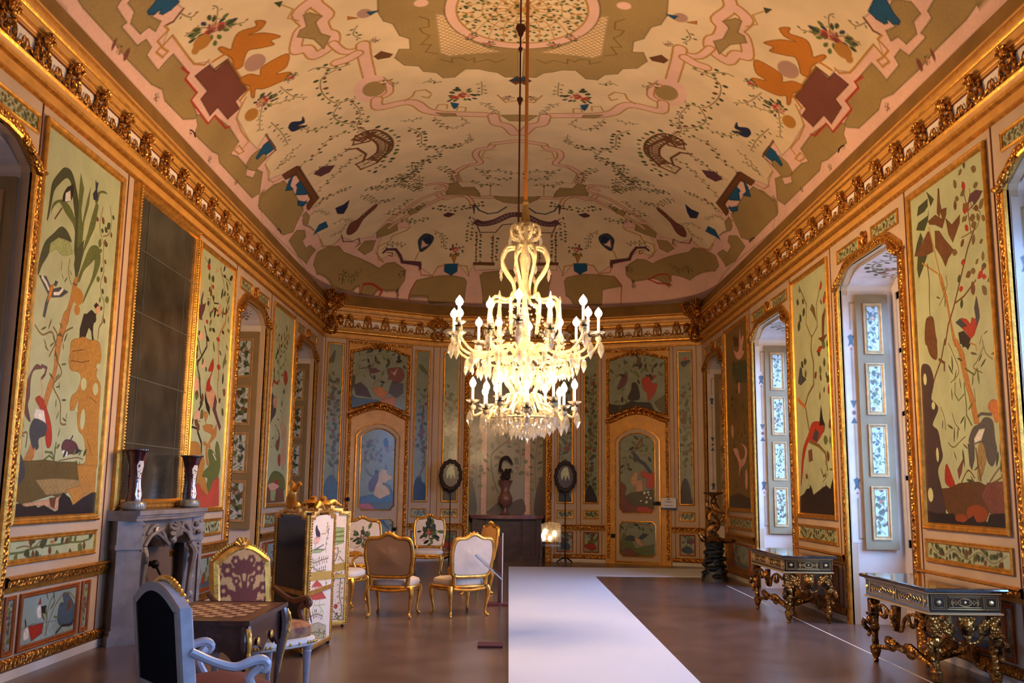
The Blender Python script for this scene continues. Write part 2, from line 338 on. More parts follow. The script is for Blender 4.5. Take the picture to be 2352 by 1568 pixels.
# painted motifs: outlines in cm on each surface
ART={}
ART['ceil']='''P pink|-478,694 -492,731 -492,818 -492,864 -492,1035 -492,1266 -492,1531 -473,1579 -416,1703 -387,1695 -407,1671 -381,1657 -379,1497 -407,1478 -431,1456 -422,1404 -397,1389 -393,1327 -418,1345 -420,1308 -415,1234 -398,1209 -403,1078 -419,1060 -419,989 -436,991 -419,977 -420,966 -409,971 -392,964 -404,904 -396,837
P olive|-475,843 -472,820 -469,761 -436,771 -434,841 -440,884 -448,886 -450,914 -457,911 -457,953 -445,959 -446,976 -456,978 -457,1014 -431,1016 -430,1068 -437,1069 -437,1111 -449,1113 -455,1149 -461,1146 -473,1121 -475,1059 -468,1043 -474,1016 -476,947 -474,906
P olive|-436,895 -436,912 -447,920 -446,945 -434,948 -431,962 -420,956 -425,939 -419,939 -409,938 -405,909 -421,893
P blue|-425,927 -414,925 -399,916 -389,927 -392,950 -404,952 -414,949 -416,944 -412,940 -421,939 -426,933
L brown 3|-392,964 -409,971 -419,967
P olive|-457,1145 -463,1163 -475,1166 -472,1237 -468,1257 -475,1273 -473,1441 -458,1460 -433,1418 -437,1396 -451,1403 -457,1376 -448,1365 -447,1349 -448,1313 -454,1292 -433,1287 -431,1236 -437,1184 -451,1184 -451,1153
P olive|-474,1480 -460,1463 -446,1476 -431,1483 -418,1500 -418,1542 -414,1637 -414,1708 -431,1740 -470,1678 -478,1530
P olive|-447,1355 -431,1348 -415,1351 -411,1382 -418,1393 -430,1393 -440,1395 -447,1372
P blue|-427,1364 -406,1350 -394,1350 -394,1383 -404,1384 -411,1382 -414,1372 -427,1372
L brown 3|-395,1327 -396,1391 -416,1391
P maroon|-426,1082 -404,1085 -403,1104 -384,1102 -384,1189 -404,1195 -405,1217 -426,1217 -427,1175 -442,1175 -438,1129 -425,1127
L red 3|-433,1048 -430,1068 -438,1071 -437,1112 -449,1113 -451,1184 -437,1184 -436,1230 -430,1236
L ochre 3|-419,989 -419,1048 -418,1062 -409,1078 -401,1076
L ochre 3|-436,991 -419,989
L ochre 3|-445,989 -437,989 -434,1005 -443,1005 -445,989
L ochre 2.5|-446,1293 -436,1295 -436,1320 -444,1313 -446,1293
L ochre 3|-419,967 -419,977 -436,977 -436,991
L ochre 2|-422,1404 -424,1437 -433,1452 -429,1476 -413,1487 -399,1480
L brown 4|-401,1100 -383,1100 -383,1192
L ochre 2|-380,1098 -380,1194
L ochre 2.5|-421,1306 -421,1268 -416,1231 -400,1215 -389,1204
L ochre 2.5|-433,1311 -420,1308
p orange|-384,1068 -379,1070 -372,1085 -365,1074 -353,1062 -332,1068 -329,1057 -319,1068 -330,1079 -344,1077 -327,1089 -311,1112 -324,1112 -323,1124 -341,1116 -354,1108 -364,1120 -372,1133 -381,1127 -377,1104 -383,1080
p orange|-381,1155 -368,1159 -358,1175 -352,1161 -336,1157 -312,1159 -322,1188 -338,1193 -321,1205 -328,1217 -349,1216 -364,1210 -372,1200 -380,1217 -382,1209 -377,1186 -382,1170
L orange 4|-399,1084 -385,1086 -370,1090
L orange 4|-378,1189 -398,1201
E shell|-355,1141 -345,1152 -361,1159
F flow 26|-377,1026
V leaf 3 5 1|-377,1026 -390,1010 -408,1006
V leaf 3 5 1|-379,1033 -359,1041 -341,1049
V leaf 3 6 1|-372,1024 -360,999 -363,989
E gourd|-396,1037 -388,1046 -401,1049
E gourd|-408,1042 -403,1042 -410,1049
F flow 20|-374,1243
V leaf 3 5 1|-374,1243 -362,1264 -335,1278
V leaf 3 5 1|-377,1250 -390,1279 -399,1306
E gourd|-396,1252 -387,1258 -401,1267
p navy|-360,1349 -353,1342 -340,1354 -335,1344 -337,1363 -347,1362 -336,1378 -347,1375 -358,1371 -361,1359
V ivy 5 7 1.5|-298,1223 -284,1224 -262,1243 -242,1244
V ivy 5 7 1.5|-262,1247 -285,1257 -293,1286 -291,1318 -279,1348 -247,1353
V ivy 5 7 1.5|-273,1348 -293,1383 -284,1420 -264,1443 -245,1436
V ivy 4 7 1|-389,1493 -348,1492 -315,1458 -284,1460
V ivy 4 7 1|-383,1638 -332,1605 -297,1576 -274,1579
V ivy 4 8 1|-374,1546 -333,1546 -290,1523
V leaf 3 5 1|-410,1447 -386,1433 -358,1427
V leaf 3 5 1|-401,1685 -374,1679 -357,1684
P brown|-408,1480 -380,1492 -380,1659 -400,1669 -408,1669 -407,1653 -394,1640 -391,1517 -409,1503
P blue|-401,1548 -388,1544 -382,1563 -383,1598 -396,1612 -403,1598 -411,1581 -401,1570
P blue|-417,1529 -396,1508 -409,1532 -420,1538
P blue|-418,1628 -401,1635 -410,1647 -418,1638
L pink 3|-365,1555 -341,1584
P plum|-365,1555 -347,1547 -327,1568 -341,1584 -357,1581
F flow 5|-475,928
E maroon|-473,944 -470,951 -476,947
E maroon|-476,915 -472,921 -478,917
F flow 5|-481,1038
F flow 5|-483,1238
F flow 5|-476,1356
F flow 5|-453,1466
S 14|-247,1047 -255,1069 -246,1101 -256,1116 -256,1142 -249,1154 -255,1177 -281,1191 -287,1166 -301,1158 -287,1121 -275,1111 -279,1080 -261,1065
P olive|-274,1086 -266,1085 -253,1102 -264,1111 -263,1141 -253,1155 -267,1181 -274,1149 -292,1129 -285,1116 -276,1114
S 10|-253,1175 -244,1204 -226,1211 -214,1197 -216,1233
S 16|-216,1200 -219,1234 -222,1309
S 14|-227,1220 -243,1228 -258,1228
E pink|-222,1340 -196,1354 -228,1385
E olive|-221,1340 -206,1349 -224,1365
S 8|-206,1323 -198,1332 -200,1363 -210,1373
S 15|-222,1377 -222,1408 -180,1411 -164,1424 -151,1456 -125,1477 -87,1489 -48,1497
S 16|-43,1500 -39,1533 -21,1546 -8,1580
P olive|-31,1498 21,1496 19,1512 7,1526 -16,1523
L ochre 3|-181,1405 -168,1394 -162,1377 -146,1377 -138,1394
L ochre 3|-139,1399 -144,1409 -153,1400
L ochre 2.5|-136,1455 -130,1439 -116,1443 -118,1460
L ochre 2.5|-103,1470 -99,1456 -87,1461 -89,1476
P olive|-137,1470 -106,1482 -104,1492 -124,1490
F flow 24|-92,1411
P blue|-110,1436 -98,1444 -102,1458 -106,1463 -109,1451
V ivy 5 6 1.5|-186,1513 -169,1548 -171,1596 -152,1627 -109,1627
V ivy 5 6 1.5|-137,1640 -162,1684 -198,1687 -201,1744 -229,1758
V ivy 4 6 1|-191,1751 -200,1816 -246,1770 -287,1744
V ivy 4 5 1|-84,1751 -62,1780 -39,1774 -4,1792
V leaf 3 5 1|-197,1478 -178,1485 -160,1480
V leaf 3 5 1|-97,1499 -89,1527 -115,1547
V leaf 4 5 1|-202,1309 -194,1339 -183,1339
V leaf 4 5 1|-59,1366 -59,1393 -60,1415
V leaf 4 4 1|-64,1444 -50,1457 -38,1494
V leaf 3 4 1|-86,1575 -85,1596 -85,1617
S 9|-46,1630 -53,1651 -73,1657 -79,1687 -72,1728 -98,1739 -123,1775 -123,1828 -147,1836 -163,1846
S 9|-3,1616 -24,1623 -46,1630
L ochre 2|-40,1660 -62,1666 -68,1696 -52,1706
L ochre 2|-92,1733 -116,1768 -111,1832 -87,1829
P olive|-141,1830 -126,1831 -118,1859 -88,1862 -77,1899 -90,1908 -126,1884 -147,1882
S 8|-165,1871 -152,1906 -123,1900 -80,1913 -43,1915
P olive|-49,1911 0,1915 1,1945 -28,1939 -43,1925
L ochre 2|-54,1842 -56,1908
L ochre 2|-79,1855 -31,1858
P olive|-175,1048 -185,1125 -181,1150 -170,1162 -165,1196 -153,1209 -155,1239 -170,1234 -179,1257 -168,1285 -148,1295 -143,1314 -124,1324 -116,1344 -99,1345 -82,1320 -62,1322 -47,1331 -34,1336 -23,1352 -3,1352 -6,1072
P cream|-112,1152 -114,1261 -103,1274 -29,1269 -66,1240 -86,1201 -103,1156
N ochre 9|-112,1152 -114,1261 -103,1274 -29,1269 -66,1240 -86,1201 -103,1156
L dochre 2|-134,1153 -123,1164 -124,1183 -137,1184 -134,1197 -125,1208 -139,1230 -125,1234 -135,1254 -119,1263
L dochre 2|-116,1282 -100,1295 -99,1281 -84,1283 -78,1293 -67,1285 -68,1300 -48,1292 -36,1302 -23,1292
E shell|-202,1122 -193,1126 -203,1133
P blue|-198,1120 -184,1122 -195,1129
P orange|-223,1120 -212,1129 -224,1127
P brown|-206,1240 -195,1230 -181,1245 -186,1252 -202,1251
F flow 6|-199,1195
P brown|-16,1365 4,1367 -7,1378
P slate|-17,1365 -5,1349 7,1367
F flow 9|-18,1429
L ochre 3|-35,1417 -23,1446 -6,1440
E pink|-129,1120 -120,1122 -130,1129
H brown 34|-251,1511 -279,1502
H brown 34|-291,1619 -259,1615
H brown 26|-275,1508 -250,1497 -233,1543 -239,1589 -264,1612
L brown 6|-256,1491 -238,1526 -225,1563 -232,1594 -255,1627
L brown 5|-297,1527 -280,1538 -270,1576 -280,1604
V ivy 6 6 0|-254,1474 -226,1508 -215,1563 -229,1612 -251,1655 -275,1664
P pink|-476,1501 -492,1529 -471,2081 -343,2169 -193,2256 18,2282 16,2159 -95,2153 -95,2135 -111,2162 -131,2135 -179,2128 -193,2145 -223,2117 -265,2081 -281,2059 -306,2063 -321,2035 -294,1988 -273,1980 -234,2000 -236,1965 -257,1972 -278,1938 -319,1981 -353,1957 -352,1981 -382,1904 -404,1909 -428,1871 -421,1820 -424,1745 -431,1710 -423,1674 -406,1672
P olive|-460,1474 -414,1499 -411,1563 -416,1661 -425,1670 -456,1694 -475,1654 -475,1528 -476,1487
P olive|-474,1696 -449,1705 -437,1739 -443,1767 -454,1767 -457,1804 -446,1815 -442,1859 -473,1851 -480,1781
P olive|-460,1888 -442,1872 -416,1898 -394,1933 -389,1968 -370,2004 -347,2039 -316,2080 -299,2078 -279,2085 -254,2114 -258,2131 -274,2138 -300,2125 -319,2113 -332,2108 -363,2103 -365,2076 -410,2046 -432,1993 -459,1924
L red 2.5|-367,2089 -355,2082 -334,2097 -311,2119 -333,2115 -368,2096
P olive|-308,1972 -282,1954 -261,1969 -262,1995 -285,1998 -310,1993
P olive|-357,1994 -338,1981 -314,1999 -325,2025 -344,2024
P olive|-249,2154 -230,2142 -180,2149 -152,2154 -119,2166 -114,2174 -119,2195 -127,2196 -202,2219 -204,2171
P olive|-83,2166 -75,2160 2,2159 3,2210 -75,2206
L red 2|-248,2187 -249,2154 -230,2142
P blue|-429,1793 -408,1774 -394,1784 -396,1816 -406,1809 -420,1797
P blue|-411,1581 -398,1553 -382,1554 -382,1590 -390,1612 -403,1598
P brown|-410,1479 -382,1487 -380,1663 -408,1680 -409,1664 -392,1648 -390,1506 -410,1502
P blue|-421,1536 -406,1514 -395,1508 -410,1535 -409,1556 -416,1546
P blue|-414,1607 -402,1647 -415,1638 -419,1623
P navy|-364,1755 -348,1762 -334,1755 -345,1787 -356,1805 -366,1788
p maroon|-368,1902 -354,1872 -333,1870 -291,1839 -294,1859 -325,1886 -347,1920 -363,1921
p slate|-218,2044 -202,2031 -185,2047 -194,2069 -216,2082 -220,2061
P pink|-211,2050 -199,2068 -215,2072
P navy|-206,2048 -195,2044 -191,2059 -204,2062
L ochre 2.5|-221,2080 -231,2099
P plum|-248,2095 -217,2108 -220,2113 -248,2099
L plum 7|-301,2047 -293,2043 -273,2053 -264,2075 -261,2092 -220,2114 -221,2123
L brown 2|-294,2051 -281,2059 -282,2068 -290,2062
F flow 16|-137,2096
P gourd|-149,2106 -135,2109 -142,2130
P blue|-164,2127 -133,2132 -136,2149 -149,2154 -165,2143
L ochre 2.5|-221,2123 -219,2136 -193,2145 -180,2130 -164,2129
L ochre 2.5|-133,2135 -113,2141 -108,2164
H plum 13|-90,2010 -75,2020 -48,2014 -14,1990 13,1989
L plum 3|-92,2002 -81,2049 -46,2051 -31,2026 0,2022
L brown 2|-88,2049 -92,2132
L brown 2|-51,2059 -54,2136
V ivy 4 4 0|-83,2042 -87,2132
V ivy 4 4 0|-47,2059 -50,2136
V ivy 4 4 0|-96,1985 -102,2017 -106,2069
L brown 8|-95,2137 -52,2142
L slate 4|-92,1936 -81,1969 -62,1984 -41,1980 -22,1958
P slate|-95,1941 -92,1981 -89,1941
V ivy 5 4 0|-180,1932 -143,1956 -107,1953 -71,1943
S 6|-280,1975 -266,1966 -232,1948 -188,1922 -151,1898 -116,1897 -99,1920 -95,1941
S 6|-273,1941 -236,1918 -190,1882 -142,1861 -149,1826 -180,1816
P olive|-233,1937 -212,1921 -193,1920 -215,1947 -229,1949
P olive|-148,1888 -136,1837 -122,1823 -113,1864 -81,1881 -77,1912 -116,1897
V ivy 5 5 1|-154,1665 -183,1686 -196,1733 -229,1755 -203,1828 -195,1813
V ivy 4 6 1|-225,1778 -265,1769 -294,1736
V ivy 4 5 1|-187,1906 -213,1926 -261,1927
P plum|-158,1974 -148,1968 -134,1977 -147,1986 -156,1981
V leaf 3 4 1|-416,1445 -397,1445 -376,1449
V leaf 3 4 1|-414,1702 -393,1714 -383,1762
V leaf 3 4 1|-401,1862 -377,1881 -363,1864
V leaf 4 4 1|-303,2037 -279,2033 -254,2051
F flow 7|-263,2117
F flow 6|-277,2141
V leaf 4 4 1|-410,2010 -385,2045 -358,2058
L dochre 2|-428,1690 -432,1714 -425,1749 -422,1780
L ochre 3|-422,1837 -424,1880 -407,1910 -383,1909
V ivy 4 5 1|187,1425 193,1398 213,1421 239,1444 255,1424
V ivy 4 6 1|-259,1357 -253,1407 -266,1457 -256,1491
V leaf 4 5 1|-148,1353 -134,1347 -126,1359
V leaf 4 5 1|-215,1147 -224,1166 -217,1182
V ivy 4 6 1|-131,1635 -104,1628 -87,1603
V ivy 4 6 1|-141,1487 -129,1530 -115,1541
V ivy 4 6 1|-226,1726 -206,1758 -199,1843
V ivy 4 6 1|-70,1771 -54,1816 -13,1826
V ivy 4 6 1|-90,1820 -73,1856 -43,1850
F flow 10|-324,1220
V leaf 4 6 1|-342,1229 -333,1271 -316,1293
V leaf 4 6 1|-379,1306 -374,1357 -376,1400
V ivy 4 6 1|-347,1362 -332,1402 -305,1410
V leaf 3 5 1|-398,965 -391,984 -380,984
L ochre 2|-293,1048 -283,1065 -293,1080 -282,1095
P dgreen|-299,1039 -291,1042 -296,1050
V ivy 4 6 1|-395,1681 -357,1686 -322,1699
V ivy 4 6 1|-309,1757 -285,1829 -252,1849
V ivy 4 5 1|-252,1955 -218,1982 -193,1974
V ivy 4 5 1|-284,1909 -249,1903 -222,1874
V leaf 4 4 1|-181,2026 -163,2053 -165,2085
F flow 7|-320,1868
V leaf 4 5 1|-385,1817 -358,1838 -346,1885
V ivy 5 5 1|-214,1721 -238,1740 -264,1730
V ivy 5 5 1|-150,1721 -132,1766 -126,1821
L brown 3|-380,1895 -382,1929 -364,1954 -348,1958 -349,1980 -360,1981
L ochre 3|-283,2023 -276,2008 -242,2005 -237,1999
L ochre 3|-283,2023 -309,2022 -316,2039 -313,2059 -304,2071'''
ART['L1']='''p dgreen|817,393 818,404 819,418 821,429 831,441 840,449 851,451 859,447 866,438 873,427 873,419 863,432 853,441 845,441 835,433 825,422 822,408 819,395
p green|823,400 824,408 830,414 843,419 857,417 869,409 875,400 875,392 866,403 850,409 838,415 831,412 824,404
L brown 2|831,398 842,411
P dgreen|856,438 869,434 878,415 880,388 881,361 873,379 871,406 861,428
P green|873,455 882,443 880,421 886,403 885,362 879,374 876,407 873,434
P green|896,448 895,431 888,411 887,365 882,375 885,410 891,435
P green|911,439 916,436 912,413 893,383 886,362 884,368 896,398 904,422
p green|908,438 912,448 924,454 933,454 918,450 914,440
P dgreen|877,380 891,394 890,380 884,356 880,355 875,366
p green|885,354 895,374 904,389 915,395 926,394 930,382 924,368 911,350 900,334 903,343 915,363 918,381 910,376 896,365 889,353
p dgreen|810,341 810,354 817,372 831,384 844,394 856,393 866,386 858,385 841,383 832,376 824,362 816,352
P lgreen|827,374 841,383 863,384 871,376 860,371 849,369 838,372 826,365
p trunk|882,356 876,348 873,332 867,318 864,307 872,308 875,320 881,334 886,354
E gourd|888,338 900,340 889,330
E gourd|889,325 895,326 890,320
P slate|812,341 825,343 834,336 837,334 852,339 868,338 856,331 839,327 831,328
L white 3|818,341 826,337 831,333
L white 3|842,331 851,333 857,338
P slate|836,329 832,319 829,307 825,307 827,319 831,328
P orange|834,337 841,340 836,326 830,321
P slate|842,343 847,343 844,338 840,339
p black|854,436 859,439 861,434 860,427 856,422 843,418 843,425 849,433
P white|847,427 855,432 858,423 847,419
P navy|905,459 909,457 912,459 910,451 913,445 912,440 904,439 902,444 907,450
V ivy 5 6 1|927,438 924,428 923,414 934,402 936,388 940,375 935,362 938,351 946,344 947,333 944,323
V ivy 5 6 1|943,444 949,428 945,415 932,409
p black|904,316 907,322 918,330 923,330 930,327 929,320
E face|932,335 937,336 933,329
P black|924,336 929,340 936,338 933,338 928,334
V bam 5 6 1|866,369 865,357 873,346
V bam 5 6 1|851,363 851,355
p trunk|864,318 857,299 852,281 853,264 845,248 837,226 823,193 814,179 827,179 840,206 848,233 855,249 860,267 864,288 875,320
P black|904,324 898,308 899,296 910,292 919,293 911,302 917,313 923,310 928,297 934,295 927,308 926,316 931,329
L black 3|899,296 910,290 926,288 941,290
L white 1.5|900,294 911,288 927,287 945,289
V ivy 0 9 1.5|947,332 947,324 940,317 939,305
p ochre|883,294 897,299 908,302 920,301 939,303 947,297 950,286 944,275 943,267 954,259 955,234 957,207 961,179 945,169 920,171 916,179 933,183 926,205 912,213 905,230 892,230 892,242 903,249 909,261 903,267 887,267 881,274 882,283
E panel|916,257 922,258 917,251
E panel|943,255 949,255 944,249
E panel|920,223 925,223 921,213
P panel|907,241 901,230 908,228
E panel|945,278 949,279 946,275
L brown 1|886,276 907,277 924,281
L brown 1|887,285 910,290
L brown 1|931,246 947,242
L brown 1|932,205 944,192
p red|825,234 835,237 846,228 856,216 861,204 860,195 854,193 849,201 843,218 834,227
p plum|815,235 813,227 820,214 811,218 806,229 808,246 816,259 823,264 832,262 830,261 818,258 814,249
P white|827,226 842,225 848,213 834,213 825,219
p slate|823,214 831,217 849,213 848,204 837,200 838,192 829,191 820,204
L plum 3|831,264 840,263 838,257 832,252
L face 2|832,252 836,242 835,237
L face 2|832,191 832,182
L face 2|842,200 846,188 846,182
V bam 6 6 1.5|813,297 827,291 844,296 854,285
V bam 6 6 1.5|856,273 869,262 855,249 871,235 875,217 886,216
V bam 6 6 1.5|846,301 855,293 843,274
V bam 6 6 1.5|883,307 868,300 864,291
V bam 6 6 1.5|816,192 816,204 807,202
p plum|881,196 889,202 909,200 917,191 899,189 885,190
P navy|907,195 925,193 912,191
L navy 2|897,201 902,206
p white|885,192 896,190 892,186 884,189
V leaf 5 4 1|869,182 868,194
V leaf 5 4 1|878,182 912,186 927,185
L green 2|850,182 859,186 868,183
L green 2|851,189 864,189 869,182
L green 2|870,198 869,183
P olivd|802,180 823,180 852,182 879,181 915,182 933,165 925,160 900,153 885,148 871,151 818,143 803,148
P olive|838,164 876,166 921,165 928,160 900,153 860,151
P ochre|916,179 959,180 961,152 937,144 914,140 910,148 900,156 925,160
p slate|797,186 803,189 813,181 818,168 810,160 802,158
P face|820,144 869,147 879,148 890,151 884,137 868,140 847,142 825,141
P brown|866,148 879,149 877,139 870,141
P black|798,143 813,144 825,141 842,142 847,140 857,142 879,136 885,137 885,147 892,153 907,148 914,141 934,148 954,153 964,153 968,131 796,126'''
ART['L3']='''L green 1.5|1246,466 1265,460 1276,443 1284,426 1298,413 1296,401 1283,390
L black 2|1285,421 1298,413 1317,416
V ivy 7 9 0|1246,466 1267,453 1277,441 1284,426 1286,416
V big 9 11 1.5|1318,470 1324,461 1354,458 1368,454
V big 9 11 1.5|1315,467 1330,455 1351,430 1366,420
L brown 3|1286,397 1299,406 1323,405 1356,408 1366,420
L trunk 4|1356,408 1354,395 1333,377 1325,366 1331,344 1338,311
E red|1325,366 1333,367 1326,363
E red|1335,328 1343,329 1335,324
E red|1266,457 1273,458 1267,453
E red|1288,434 1293,435 1288,431
E blush|1252,359 1260,360 1253,354
E blush|1266,324 1274,325 1268,318
E red|1272,382 1277,383 1272,379
P plum|1225,402 1241,398 1241,407 1248,419 1250,416 1247,407 1250,401 1262,406 1259,397 1249,384 1252,381 1241,380 1230,390 1238,395
P face|1297,456 1302,469 1304,463 1309,462
p face|1317,408 1325,417 1332,411 1332,404 1319,398
P black|1312,399 1324,402 1317,397
L black 3.5|1264,374 1273,364 1278,349 1259,333 1244,322 1247,313 1258,302
L black 2.5|1231,358 1244,349 1249,341 1259,333
V ivy 7 9 0|1224,362 1235,357 1246,345 1235,338
V ivy 7 9 0|1226,317 1236,314 1257,316 1281,325
V big 9 9 0|1267,375 1286,375 1299,387 1300,364 1287,353
V big 9 9 0|1322,434 1336,425 1359,416 1372,413
V big 9 9 0|1350,396 1360,386 1355,369 1366,355 1345,339 1359,329
V ivy 7 7 1|1267,413 1282,414 1278,398
p red|1290,317 1302,332 1309,336 1313,326 1309,319 1300,307 1294,306 1305,318
p red|1292,306 1286,297 1286,288 1294,284 1306,292 1311,295 1301,300 1301,307
p face|1286,288 1299,289 1313,293 1330,287 1336,277 1322,268 1310,270 1298,275
P black|1282,288 1294,275 1307,268 1308,257 1292,265 1283,276
P plum|1326,288 1336,279 1334,268 1344,258 1363,245 1356,239 1337,254 1319,266
L black 4.5|1256,302 1264,280 1273,271 1261,261
L black 5|1256,247 1263,231 1280,218 1282,206
L black 3|1223,234 1241,237 1258,236
E blush|1244,294 1254,295 1245,285
E blush|1259,254 1269,255 1260,248
V ivy 8 9 0|1230,292 1236,279 1233,262 1225,250
V ivy 8 9 0|1263,300 1266,287 1255,271 1278,265
V ivy 8 9 1|1247,257 1242,247 1271,246
V ivy 8 9 0|1354,310 1354,301 1358,289 1355,266
V ivy 8 9 0|1220,240 1238,232 1227,223
p trunk|1283,258 1291,261 1300,257 1294,245 1323,245 1326,238 1335,243 1342,246 1341,231 1320,221 1308,213 1308,203 1317,190 1307,191 1301,203 1300,215 1312,222 1320,232 1291,235 1282,241 1293,244
E ochre|1294,218 1302,218 1295,215
E ochre|1314,215 1321,215 1315,212
L trunk 3|1334,311 1337,293 1344,280
p ochre|1222,205 1229,212 1243,218 1269,217 1282,205 1299,194 1299,178 1326,150 1317,148 1288,157 1268,171 1240,188 1225,198
p green|1310,205 1314,211 1330,210 1347,203 1341,212 1347,224 1361,215 1370,191 1361,174 1342,166 1326,153 1313,162 1315,172 1292,174 1301,182 1319,190
L white 2|1333,206 1348,198
P coral|1276,166 1296,156 1317,148 1329,155 1342,169 1367,174 1375,134 1300,132 1241,133 1254,151 1266,160'''
ART['L5']='''V big 8 8 2|1692,347 1681,400 1708,422 1737,440
V big 8 8 1|1633,433 1677,418 1682,396
V big 8 8 1|1755,459 1727,433 1723,402 1720,365
V ivy 8 8 0|1642,390 1656,372 1639,355
P red|1627,320 1651,349 1672,344 1691,352 1683,341 1652,342 1636,326
p red|1720,365 1740,373 1754,359 1740,347 1728,351
p slate|1632,321 1657,318 1676,300 1673,288 1647,274 1635,259 1625,284
p face|1653,313 1677,320 1680,303 1661,299
V bam 9 8 1|1743,306 1716,284 1681,252 1666,227
V ivy 9 8 1|1714,342 1724,320
p maroon|1689,240 1703,246 1706,256 1688,265 1711,256 1715,239 1707,226 1691,228
P face|1727,280 1762,267 1770,206 1741,190 1730,217 1746,243 1727,254
p red|1709,216 1724,219 1728,200 1712,202
P slate|1623,230 1638,226 1643,178 1630,171
p green|1641,164 1666,184 1704,189 1759,180 1770,155 1634,153
E blush|1685,161 1726,161 1687,154
E red|1708,170 1724,170 1709,166
P maroon|1630,150 1651,162 1673,150 1721,160 1764,155 1774,135 1629,134
P lgreen|1667,155 1706,155 1700,137 1670,138'''
ART['R1']='''P dgreen|954,474 938,461 946,456 949,464
P dgreen|979,455 975,464 962,465 952,466 953,458 961,455
P dgreen|983,441 977,447 954,448 951,453 954,443 964,435
P brown|954,442 937,444 922,435 926,446 912,444 913,438 923,426 938,434 951,438
P brown|928,469 925,468 925,454 923,447 928,439 933,445
P brown|915,434 903,424 885,429 887,421 903,406 911,417
P dgreen|991,413 983,426 973,435 968,427 977,420
P brown|989,414 970,424 955,432 949,426 946,408 957,408 972,408
P dgreen|983,411 961,407 974,395 983,388 986,399
P brown|940,428 930,425 920,414 902,398 914,393 921,386 929,398 941,411
L ochre 2|953,435 944,410 934,380
L ochre 2|942,404 934,380
L ochre 2|973,402 939,383
p trunk|937,381 933,369 925,350 921,336 914,307 908,306 916,329 921,351 927,369 932,380
L brown 2.5|932,309 923,327 909,343 890,370 874,393 856,411
L brown 2|905,346 887,349 863,359
L brown 1.5|866,405 870,432 878,456
L brown 1.5|869,428 856,431
V berry 6 7 0|904,474 878,463 872,466 858,470
V berry 6 7 0|903,454 880,443 871,435 867,421
V berry 6 7 1|864,448 861,429 847,420 854,408 869,406 885,406
V berry 6 7 0|838,456 844,444 836,436 837,426 843,418
V berry 6 7 0|838,403 842,391 850,383 854,373 854,367
V berry 6 7 0|886,400 892,390 891,378 885,365 884,356 892,351
V berry 7 7 0|872,389 877,375 865,359 851,354 840,349
V berry 7 7 0|834,378 840,368 834,362 839,356
V berry 6 7 0|875,449 884,438 874,428 871,416
P plum|868,435 863,442 852,443 840,438 847,433 856,430 860,435
L black 1.5|961,398 959,378 961,364 962,342
p brown|976,316 973,339 965,343 955,340 952,324 951,312
P red|906,326 895,329 885,326 878,320 875,326 868,323 866,332 863,343 860,331 860,323 867,315 872,309 880,306 889,315 899,322
P slate|907,327 898,329 886,320 896,320
P slate|869,334 864,344 860,325 866,316
P black|903,316 892,316 880,306 883,302 901,305
V bam 6 7 1|922,377 921,365 940,350
V bam 6 6 1|863,299 859,306
P black|900,309 882,306 881,301 886,297 891,301 896,301
L ochre 1.5|882,303 871,299 870,294
P trunk|914,311 905,297 901,281 896,265 890,252 883,227 873,226 880,250 886,263 891,280 894,294 906,310
L green 2|894,280 877,272 871,277
L green 2|898,266 896,245 897,236 888,226
L green 1.5|916,269 918,258 911,251 899,256
L brown 2.5|932,314 942,296 958,280 972,263
p brown|971,320 971,310 964,301 953,297 950,305 953,317
L brown 3|947,296 936,291 937,284
V bam 8 7 1|925,309 918,300 907,279 925,270
V bam 8 7 1|857,295 870,284 878,279 862,272
V bam 8 7 1|858,302 853,289 842,282
V bam 8 7 1|926,240 921,230 912,223
V bam 8 7 1|938,212 927,207 910,213 902,216
V bam 8 7 1|879,259 878,247
V bam 8 7 1|950,248 943,237 942,225
p plumd|990,292 976,295 966,288 962,274 970,259 961,253 956,246 970,232 959,225 954,209 952,198 964,185 958,167 952,143 977,133 993,146 994,200 992,254
E lpan|982,280 978,280 983,274
E lpan|966,251 962,251 966,247
E lpan|963,201 960,201 964,194
E lpan|984,161 978,161 985,154
p orangl|854,243 846,246 836,242 833,235 840,226 845,226 848,233 855,238
L greyb 3|875,233 869,235 851,233
p greyb|886,223 873,226 863,231 849,227 847,211 845,199 854,187 863,192 866,203 875,209 885,208 896,211
P white|885,213 874,221 864,221 872,211 885,209
P greyb|898,209 885,207 887,194 893,184 897,189
p olive|878,206 870,208 865,197 869,186 880,174 883,184
L brown 2|883,204 881,190 877,174
p red|946,190 942,190 934,179 929,171 932,167 948,172 949,181
P maroon|922,185 907,197 914,182 920,176
V fern 9 5 1.5|861,173 846,183 829,191
V fern 9 5 1.5|856,172 842,176 830,182
V bam 9 5 1.5|916,172 901,184 889,177
P brownd|958,167 938,168 921,172 900,173 880,173 866,169 873,154 864,148 873,137 894,137 920,135 936,136 952,148
P maroon|879,161 866,172 852,172 829,174 829,144 864,145
E orangd|889,144 869,145 890,136
E orangd|920,139 908,139 920,135
P black|995,145 975,142 935,143 931,136 915,135 896,142 890,136 870,137 865,144 829,146 830,126 996,126'''
